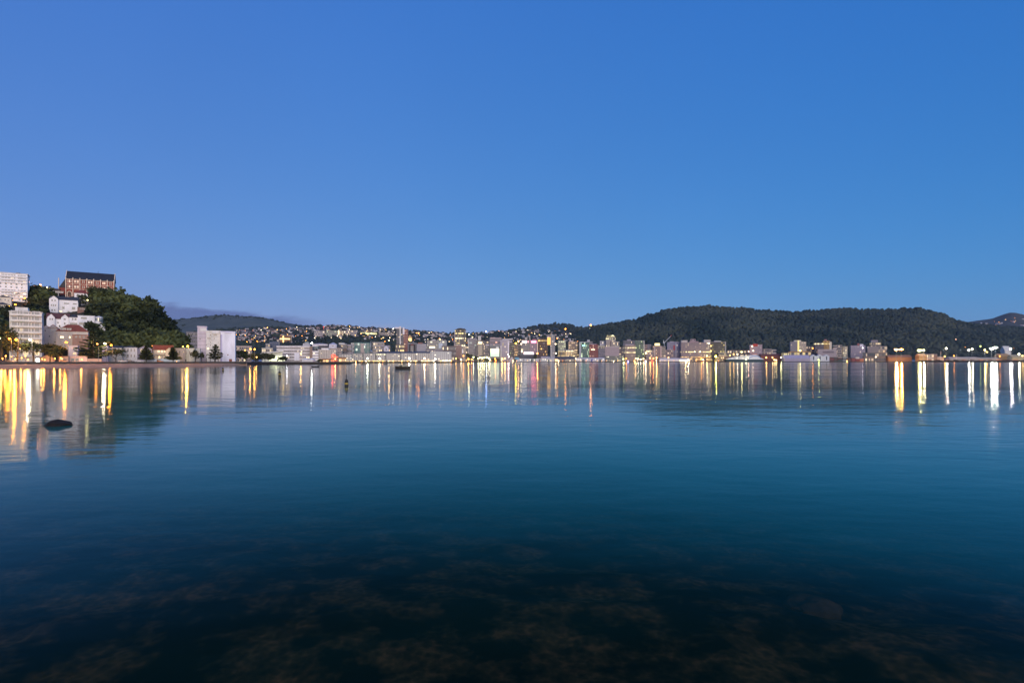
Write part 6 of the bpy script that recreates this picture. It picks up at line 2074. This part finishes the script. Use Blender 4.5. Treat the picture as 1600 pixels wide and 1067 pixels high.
# named clusters of the photo
for i in range(66):
    p = 556 + i * 8.75 + g5.uniform(-3, 3)
    Yq = 792 if p < 706 else (1345 if p < 716 else 1400 + (p - 716) * .35 if p < 1000 else 1545)
    far_lamp(p, 563.4 if p > 706 else 564.2, Yq, GZ, [YE, OR, WW, YE][i % 4], [6, 9, 14][i % 3], .55, 'small light on a low post along the edge of the city quay', 'low quay edge lights', 'quay_light', 'quay light')
for (p, py, Y, c, pw, rd, lb) in [
    (383, 547, 455, (1, .36, .05), 50, .5, 'orange lamp above the round dark tree at the point'),
    (391.5, 545.3, 460, (1, .40, .05), 120, .6, 'bright orange lamp at the point, left of a pair'),
    (398, 545.6, 465, (1, .40, .05), 100, .6, 'bright orange lamp at the point, right of a pair'),
    (401, 558, 468, YE, 30, .4, 'yellow lamp at the foot of the trees at the point'),
    (428, 567, 498, YE, 70, .45, 'yellow quay lamp below the lit hall, left of two'),
    (432, 567, 498, YE, 55, .45, 'yellow quay lamp below the lit hall, right of two'),
    (448.5, 556, 560, (.92, .95, 1), 30, .5, 'white lamp in front of the ribbon windowed building'),
    (470.3, 553, 560, YE, 60, .55, 'yellow lamp in front of the white entrance wall'),
    (453.5, 566.5, 500, OR, 20, .35, 'small orange quay lamp right of the low dark tree'),
    (474, 566.3, 500, OR, 60, .4, 'orange quay lamp below the white event tents'),
    (516.5, 566.3, 505, (1, .62, .3), 60, .4, 'orange white quay lamp, first of four in front of the red lit venue'),
    (530, 566.3, 506, (1, .62, .3), 70, .4, 'orange white quay lamp, second of four right of the red lit venue'),
    (543, 566.3, 507, (1, .62, .3), 60, .4, 'orange white quay lamp, third of four right of the red lit venue'),
    (556, 566.3, 640, (1, .55, .25), 50, .5, 'orange quay lamp at the left end of the wharf terrace'),
    (487.5, 536, 900, (.95, 1, .9), 150, .9, 'bright white floodlight on the roof left of the white hipped building'),
    (519.8, 556, 548, RED, 40, .8, 'red lamp on the red lit venue'),
    (524, 561, 548, YE, 60, .5, 'yellow lamp at the foot of the red lit venue'),
    (505.5, 511, 2200, RED, 60, 1.2, 'red light on the suburb ridge, upper of two'),
    (505, 513.5, 2150, RED, 40, 1.2, 'red light on the suburb ridge, lower of two'),
    (574.5, 560, 760, (.95, 1, .8), 70, .8, 'large pale lamp in front of the second terrace block'),
    (593, 560, 770, (1, .95, .75), 60, .8, 'large pale lamp in front of the third terrace block'),
    (639.5, 560, 790, (1, .95, .8), 90, .9, 'large pale lamp in front of the fifth terrace block'),
    (663.5, 560, 795, (1, .7, .4), 70, .9, 'large warm lamp in front of the sixth terrace block'),
    (680, 561, 798, (1, .88, .7), 90, .9, 'large white lamp below the taller terrace end block'),
    (603.5, 529.5, 1500, OR, 60, 1.5, 'orange light in the glowing cluster above the mauve arched gable'),
    (607.5, 532, 1450, (1, .6, .2), 90, 1.6, 'brightest orange light in the glowing cluster above the mauve arched gable'),
    (601.5, 534, 1400, OR, 50, 1.4, 'low left orange light in the glowing cluster above the mauve arched gable'),
    (598, 535.5, 1380, (1, .6, .35), 30, 1.3, 'far left orange light in the glowing cluster above the mauve arched gable'),
    (609, 528, 1500, (1, .75, .4), 40, 1.4, 'upper right orange light in the glowing cluster above the mauve arched gable'),
    (614.5, 513.8, 2100, (1, .8, .5), 40, 1.5, 'pale light left of the top of the dark striped tower'),
    (650.5, 520.8, 2000, OR, 60, 1.9, 'orange light on the ridge right of the brick red tower, left of two'),
    (654, 520.6, 2000, OR, 40, 1.7, 'orange light on the ridge right of the brick red tower, right of two'),
    (647.5, 532, 1500, OR, 30, 1.2, 'orange light below the floodlit gabled church'),
    (687.3, 530, 1290, YE, 30, 1.1, 'pale yellow light on the roof of the blue grey office'),
    (733, 522.3, 1900, (.95, 1, .6), 70, 1.8, 'pale green white light right of the dark tower'),
    (759.5, 518, 2250, (.30, .45, 1), 60, 2.4, 'bluish white light on the wooded ridge'),
    (712.5, 560, 1380, YE, 50, 1.0, 'yellow lamp right of the wharf terrace end'),
    (720.5, 562, 1385, (1, .85, .55), 60, 1.0, 'warm white quay lamp below the beige block'),
    (724, 556, 1400, OR, 40, 1.0, 'orange lamp on the beige block, upper of two'),
    (732, 561, 1400, (1, .45, .06), 150, 1.25, 'big orange lamp in the quay trees right of the beige block'),
    (737, 561.5, 1402, OR, 60, 1.0, 'smaller orange lamp right of the big orange one'),
    (739.8, 558, 1420, (.95, 1, .6), 70, 1.0, 'pale green lamp among the quay trees'),
    (747.5, 560, 1420, (1, .95, .5), 55, 1.1, 'pale yellow lamp, first of the bright row below the cream strip'),
    (750.5, 558.8, 1424, (1, .95, .55), 60, 1.1, 'pale yellow lamp, second of the bright row below the cream strip'),
    (753.5, 559.4, 1428, (1, .9, .5), 49, 1.1, 'pale yellow lamp, third of the bright row below the cream strip'),
    (756.5, 559, 1424, (1, .95, .55), 60, 1.1, 'pale yellow lamp, fourth of the bright row below the cream strip'),
    (760.5, 558.6, 1428, (.95, 1, .6), 60, 1.1, 'greenish lamp, fifth of the bright row below the cream strip'),
    (764, 559.5, 1424, (1, .95, .6), 60, 1.1, 'pale yellow lamp, last of the bright row below the cream strip'),
    (765.5, 562.5, 1420, WW, 60, 1.0, 'white lamp on the quay at the grey framed block'),
    (773.5, 560.5, 1425, OR, 60, 1.0, 'orange lamp below the glowing green front, upper of two'),
    (774.5, 563, 1420, OR, 50, 1.0, 'orange lamp below the glowing green front, lower of two'),
    (784.5, 560.5, 1420, (1, .60, .12), 140, 1.2, 'bright orange lamp at the lavender office, left of a pair'),
    (788.8, 560, 1424, (1, .60, .12), 130, 1.2, 'bright orange lamp at the lavender office, right of a pair'),
    (794, 553.8, 1430, (1, .5, .4), 50, 1.0, 'reddish lamp above the grey boat shed'),
    (795.3, 557.4, 1430, (1, .8, .7), 40, 1.0, 'pale lamp just above the grey boat shed'),
    (806, 536.5, 1470, (1, .78, .05), 100, 1.6, 'strong yellow light on the amber lit block'),
    (810, 533.3, 1475, (1, .5, .2), 70, 1.4, 'orange light right of the strong yellow one'),
    (814.3, 537.3, 1475, WW, 40, 1.1, 'white light at the left edge of the wide grey office'),
    (815.2, 549, 1448, WW, 30, 1.0, 'white light left of the glowing roof hall'),
    (839.7, 552.3, 1450, (1, .42, .08), 120, 1.25, 'orange lamp between the glowing roof hall and the dark brown tower'),
    (801.5, 563.6, 1435, (1, .6, .3), 40, .9, 'small orange lamp on the boat shed'),
    (868.5, 551.8, 1500, WW, 50, 1.1, 'white lamp left of the golden pavilion, lower of two'),
    (870.5, 529, 1800, OR, 60, 1.5, 'orange light on the dark slope right of the plain grey tower'),
    (868, 537.5, 1750, WW, 40, 1.2, 'white light on the dark slope right of the plain grey tower'),
    (883.5, 514, 2350, OR, 90, 2.2, 'strong orange light on the ridge left of the forest hill'),
    (923, 508, 2580, OR, 90, 2.6, 'strong orange light on the forest hill crest'),
    (921.8, 514, 2400, (1, .85, .6), 80, 2.2, 'warm white light just below the forest hill crest'),
    (899.2, 560.5, 1545, (1, .75, .35), 60, 1.0, 'warm lamp where the glass venue meets the long white shed'),
    (873, 563.5, 1490, (1, .8, .5), 50, 1.0, 'warm lamp at the glass venue doorway'),
    (961, 536.5, 1640, (1, .85, .5), 40, 1.0, 'pale light on the right face of the tall cream tower'),
    (974.2, 561, 1555, (.9, 1, .35), 110, 1.1, 'yellow green lamp on the quay right of the podium'),
    (978.5, 560, 1556, OR, 60, 1.0, 'orange lamp right of the yellow green one'),
    (958.8, 564.3, 1550, WW, 50, .9, 'white lamp low on the podium edge'),
    (981.3, 565.2, 1548, BLUE, 110, 1.1, 'blue lamp at the water below the two banded office'),
    (991.3, 564, 1550, YE, 70, 1.0, 'yellow quay lamp below the two banded office'),
    (993.5, 560, 1560, (1, .6, .25), 80, 1.1, 'warm lamp, left of the row below the green glass tower'),
    (997, 561, 1560, (1, .8, .6), 70, 1.0, 'pale lamp, second of the row below the green glass tower'),
    (1001, 561.5, 1560, (1, .8, .6), 50, 1.0, 'pale lamp, third of the row below the green glass tower'),
    (1005.5, 560.5, 1560, (1, .65, .3), 80, 1.1, 'warm lamp, right of the row below the green glass tower'),
    (1009, 551.5, 1580, (1, .8, .45), 60, 1.2, 'pale lamp at the foot of the red and white slim block'),
    (1008.5, 564.2, 1550, (.75, .7, 1), 60, 1.0, 'lavender lamp on the quay below the lavender office'),
    (1016, 559.5, 1560, (1, .5, .1), 100, 1.1, 'orange lamp below the brown pink tower, left of three'),
    (1021, 560, 1562, (1, .5, .1), 110, 1.1, 'orange lamp below the brown pink tower, middle of three'),
    (1025.8, 559, 1560, (1, .58, .15), 130, 1.2, 'orange lamp below the brown pink tower, right of three'),
    (1019, 563.8, 1550, RED, 90, 1.1, 'red lamp at the water below the brown pink tower'),
    (1025.5, 563, 1552, (1, .65, .3), 70, 1.0, 'warm quay lamp right of the red one'),
    (1044.5, 558.5, 1570, YE, 50, 1.0, 'pale lamp above the low white wharf shed'),
    (1071, 563.2, 1560, (1, .75, .35), 150, 1.2, 'strong warm lamp under the lit wharf canopy, left of two'),
    (1075.3, 562.4, 1560, (1, .82, .5), 170, 1.2, 'strong warm lamp under the lit wharf canopy, right of two'),
    (1096, 559.7, 1565, OR, 70, 1.0, 'orange lamp on the red quay right of the canopy'),
    (1098.5, 562, 1562, (1, .6, .35), 60, 1.0, 'pinkish lamp on the red quay right of the canopy'),
    (1104.5, 556, 1575, (1, .75, .3), 80, 1.1, 'yellow lamp at the right foot of the station'),
    (1085.5, 549.5, 1580, WW, 30, .9, 'small white light on the station front, left of two'),
    (1094, 549.5, 1580, WW, 30, .9, 'small white light on the station front, right of two'),
    (1110.8, 540.5, 1600, YE, 30, 1.0, 'yellow light on the station corner, upper of two'),
    (1110.8, 548.3, 1600, YE, 30, 1.0, 'yellow light on the station corner, lower of two'),
    (1140.7, 555, 1700, YE, 60, 1.1, 'yellow street light behind the ferry stern'),
    (1146.3, 553.2, 1710, YE, 50, 1.1, 'yellow street light behind the ferry, second from its stern'),
    (1152.3, 553.2, 1710, WW, 50, 1.1, 'white street light behind the ferry, third from its stern'),
    (1159, 550, 1720, (1, .85, .3), 120, 1.4, 'brightest yellow street light behind the ferry'),
    (1169.6, 549.2, 1720, (1, .6, .4), 40, 1.1, 'pinkish light left of the red sign office'),
    (1175.5, 541, 1715, WW, 30, 1.1, 'white light beside the red roof sign'),
    (1177, 548, 1715, WW, 30, 1.0, 'white light on the mauve office front'),
    (1165.8, 562, 1570, (1, .95, .5), 60, .9, 'yellow white lamp at the ferry side'),
    (1197.4, 558.6, 1600, (1, .58, .15), 100, 1.15, 'orange lamp in front of the rust red shed, left of two'),
    (1207, 558.6, 1600, (1, .62, .2), 70, 1.0, 'orange lamp in front of the rust red shed, right of two'),
    (1210, 562.3, 1590, (1, .75, .3), 90, 1.1, 'yellow lamp at the water right of the ferry, left of two'),
    (1213, 562.6, 1590, (1, .75, .3), 70, 1.1, 'yellow lamp at the water right of the ferry, right of two'),
    (1220.2, 558.3, 1600, (1, .9, .4), 110, 1.1, 'yellow white lamp at the left end of the long lavender shed'),
    (1250.2, 547.8, 1640, (1, .88, .35), 120, 1.2, 'bright yellow light at the foot of the two part office'),
    (1269.7, 544.3, 1680, OR, 50, 1.1, 'orange light left of the dark office'),
    (1279.2, 562.3, 1575, (.85, 1, .2), 110, 1.0, 'yellow green lamp in front of the middle gabled port shed'),
    (1323.3, 564, 1560, YE, 80, .9, 'yellow lamp low on the container quay'),
    (1368.5, 557.8, 1600, WW, 30, 1.0, 'white light on the low port building left of the amber floodlight'),
    (1348, 543.5, 1690, (1, .9, .95), 30, 1.0, 'white light beside the round sign'),
    (1476, 556.8, 1560, YE, 60, 1.0, 'yellow lamp at the foot of the tall white port mast'),
    (1490.5, 556, 1560, OR, 40, 1.0, 'orange lamp on the long port shed'),
    (1562, 556.5, 1560, OR, 50, 1.0, 'orange lamp right of the bright port floodlights'),
    (1542.5, 550, 1700, YE, 40, 1.0, 'yellow lamp below the bright port floodlights'),
    (1532, 541, 1900, (.9, 1, .2), 20, 1.2, 'yellow green lamp behind the port'),
    (1597.5, 556, 1560, YE, 60, 1.0, 'yellow lamp at the right edge of the port'),
]:
    zl = PZ(py, Y)
    if zl >= 24 and Y > 1350 and py < 536 and p not in (814.3, 806, 810, 961):
        hl_ = suburb_hill if p < 905 else forest_hill
        if 437 < p < 1600 and not (1000 < p < 1300):
            Y = hl_.find(p, py + 2.4)[1]
            zl = PZ(py, Y)
    far_lamp(p, py, Y, GZ if zl < 24 else zl - 7, c, pw, rd, lb, 'lamps of the city waterfront', 'waterfront_lamp', 'lamp')


LAMPX = 1


def flood_mast(px, py, Y, col, power, label, heads=2, spread=5, hr=1.3):
    hr *= 1.35
    t = thing('floodlight_mast', label, 'floodlight', (PX(px, Y), Y, GZ), 0, 'floodlight masts of the port')
    hh = PZ(py, Y) - GZ
    MB().bar((0, 0, -.5), (0, 0, hh), .45, .25, 7).build('pole', STEEL, t)
    MB().box(-spread / 2 - .6, spread / 2 + .6, .2, .6, hh - .3, hh + .5).build('crossbar', STEEL, t)
    for i in range(heads):
        x = (i - (heads - 1) / 2) * spread / max(1, heads - 1) if heads > 1 else 0
        hd = MB().box(x - hr, x + hr, -.5, .19, hh - hr * .7, hh + hr * .9).build('floodlight', STEEL, t)
        MB().box(x - hr * .9, x + hr * .9, -.62, -.503, hh - hr * .6, hh + hr * .8).build('lens', glow(col, min(power, 30), 'floodlight'), hd)
    own_light(t, (0, -hr - .9, hh), col, power * heads * .38, hr * .9)
    return t


flood_mast(1118.3, 557, 1580, (1, .90, .14), 750, 'big yellow floodlight at the foot of the dark glass tower', 1, 0, 1.5)
flood_mast(1400.2, 546.3, 1560, (1, .58, .20), 1500, 'amber floodlight mast, left of a close pair over the orange shed', 3, 7.5, 1.45)
flood_mast(1408, 546.0, 1565, (1, .40, .06), 1300, 'amber floodlight mast, right of a close pair over the orange shed', 3, 7.5, 1.45)
flood_mast(1436.6, 547.6, 1540, (1, .88, .34), 900, 'yellow white floodlight mast over the brown shed, left of a close pair', 3, 7.5, 1.45)
flood_mast(1443.2, 547.4, 1545, (1, .80, .50), 620, 'pinkish white floodlight mast over the brown shed, right of a close pair', 1, 4, 1.5)
flood_mast(1478.3, 544.3, 1545, (1, .85, .70), 480, 'slim white floodlight mast standing alone on the port', 1, 0, 1.4)
flood_mast(1513.5, 547, 1545, (1, .95, .82), 420, 'white floodlight mast on the long grey shed, left of two', 1, 0, 1.3)
flood_mast(1518.8, 545.5, 1548, (1, .85, .55), 330, 'warm floodlight mast on the long grey shed, right of two', 1, 0, 1.3)
flood_mast(1538.6, 547, 1548, (1, .80, .32), 260, 'yellow floodlight mast left of the brightest white pair', 1, 0, 1.3)
flood_mast(1549.3, 544.8, 1540, (1, .97, .78), 1100, 'brightest white floodlight mast near the right edge, left of a pair', 3, 7.5, 1.45)
flood_mast(1555.2, 543, 1545, (1, .93, .80), 900, 'brightest white floodlight mast near the right edge, right of a pair', 3, 7.5, 1.45)
flood_mast(1578.8, 545.2, 1540, (1, .90, .92), 760, 'tall pinkish white floodlight mast beside the white hall', 1, 0, 1.7)
flood_mast(1591.8, 553.3, 1545, (1, .95, .62), 300, 'lower yellow white floodlight mast at the right edge', 1, 0, 1.3)
for i, (p, y0) in enumerate([(1470, 548), (1494.5, 553.5)]):
    Y = 1580
    t = thing('flag_pole', 'thin white pole on the port, %s of two' % ['left', 'right'][i], 'pole', (PX(p, Y), Y, GZ), 0, 'white poles on the port')
    MB().bar((0, 0, 0), (0, 0, PZ(y0, Y) - GZ), .5, .3, 6).build('pole', paint((.7, .66, .62)), t)
    MB().ball((0, 0, PZ(y0, Y) - GZ), .6, 7, 5).build('finial', STEEL, t)
# quay trees in front of the towers right of the terrace
for i, (p, wpx, top) in enumerate([(714.5, 6, 559), (731, 8, 553), (735.5, 7, 554.5), (741, 7, 556), (745, 5, 557), (749, 6, 559.5), (757, 7, 560), (761.5, 6, 561), (770, 7, 560.5), (777, 6, 560.5), (805, 4, 562), (836, 5, 553)]):
    broad_tree(p, 1432, GZ, wpx, top, 'small dark tree on the quay below the towers right of the terrace', 90 + i, 1.1, 160, 'quay trees below the towers', low=.15)

# ------------------------------------------------------------------ the evening air
hz = MB().box(-4600, 4600, -40, 4300, -11, 420).build('haze', None or bpy.data.materials.new('haze'))
m = hz.data.materials[0]
m.use_nodes = True
t = m.node_tree
for n in list(t.nodes):
    if n.type != 'OUTPUT_MATERIAL':
        t.nodes.remove(n)
vp = nd(t, 'ShaderNodeVolumePrincipled')
vp.inputs['Color'].default_value = (.62, .84, 1, 1)
vp.inputs['Density'].default_value = 2.5e-5
t.links.new(vp.outputs[0], t.nodes['Material Output'].inputs['Volume'])
tag(hz, 'thin blue evening haze over the harbour', 'haze', kind='stuff')
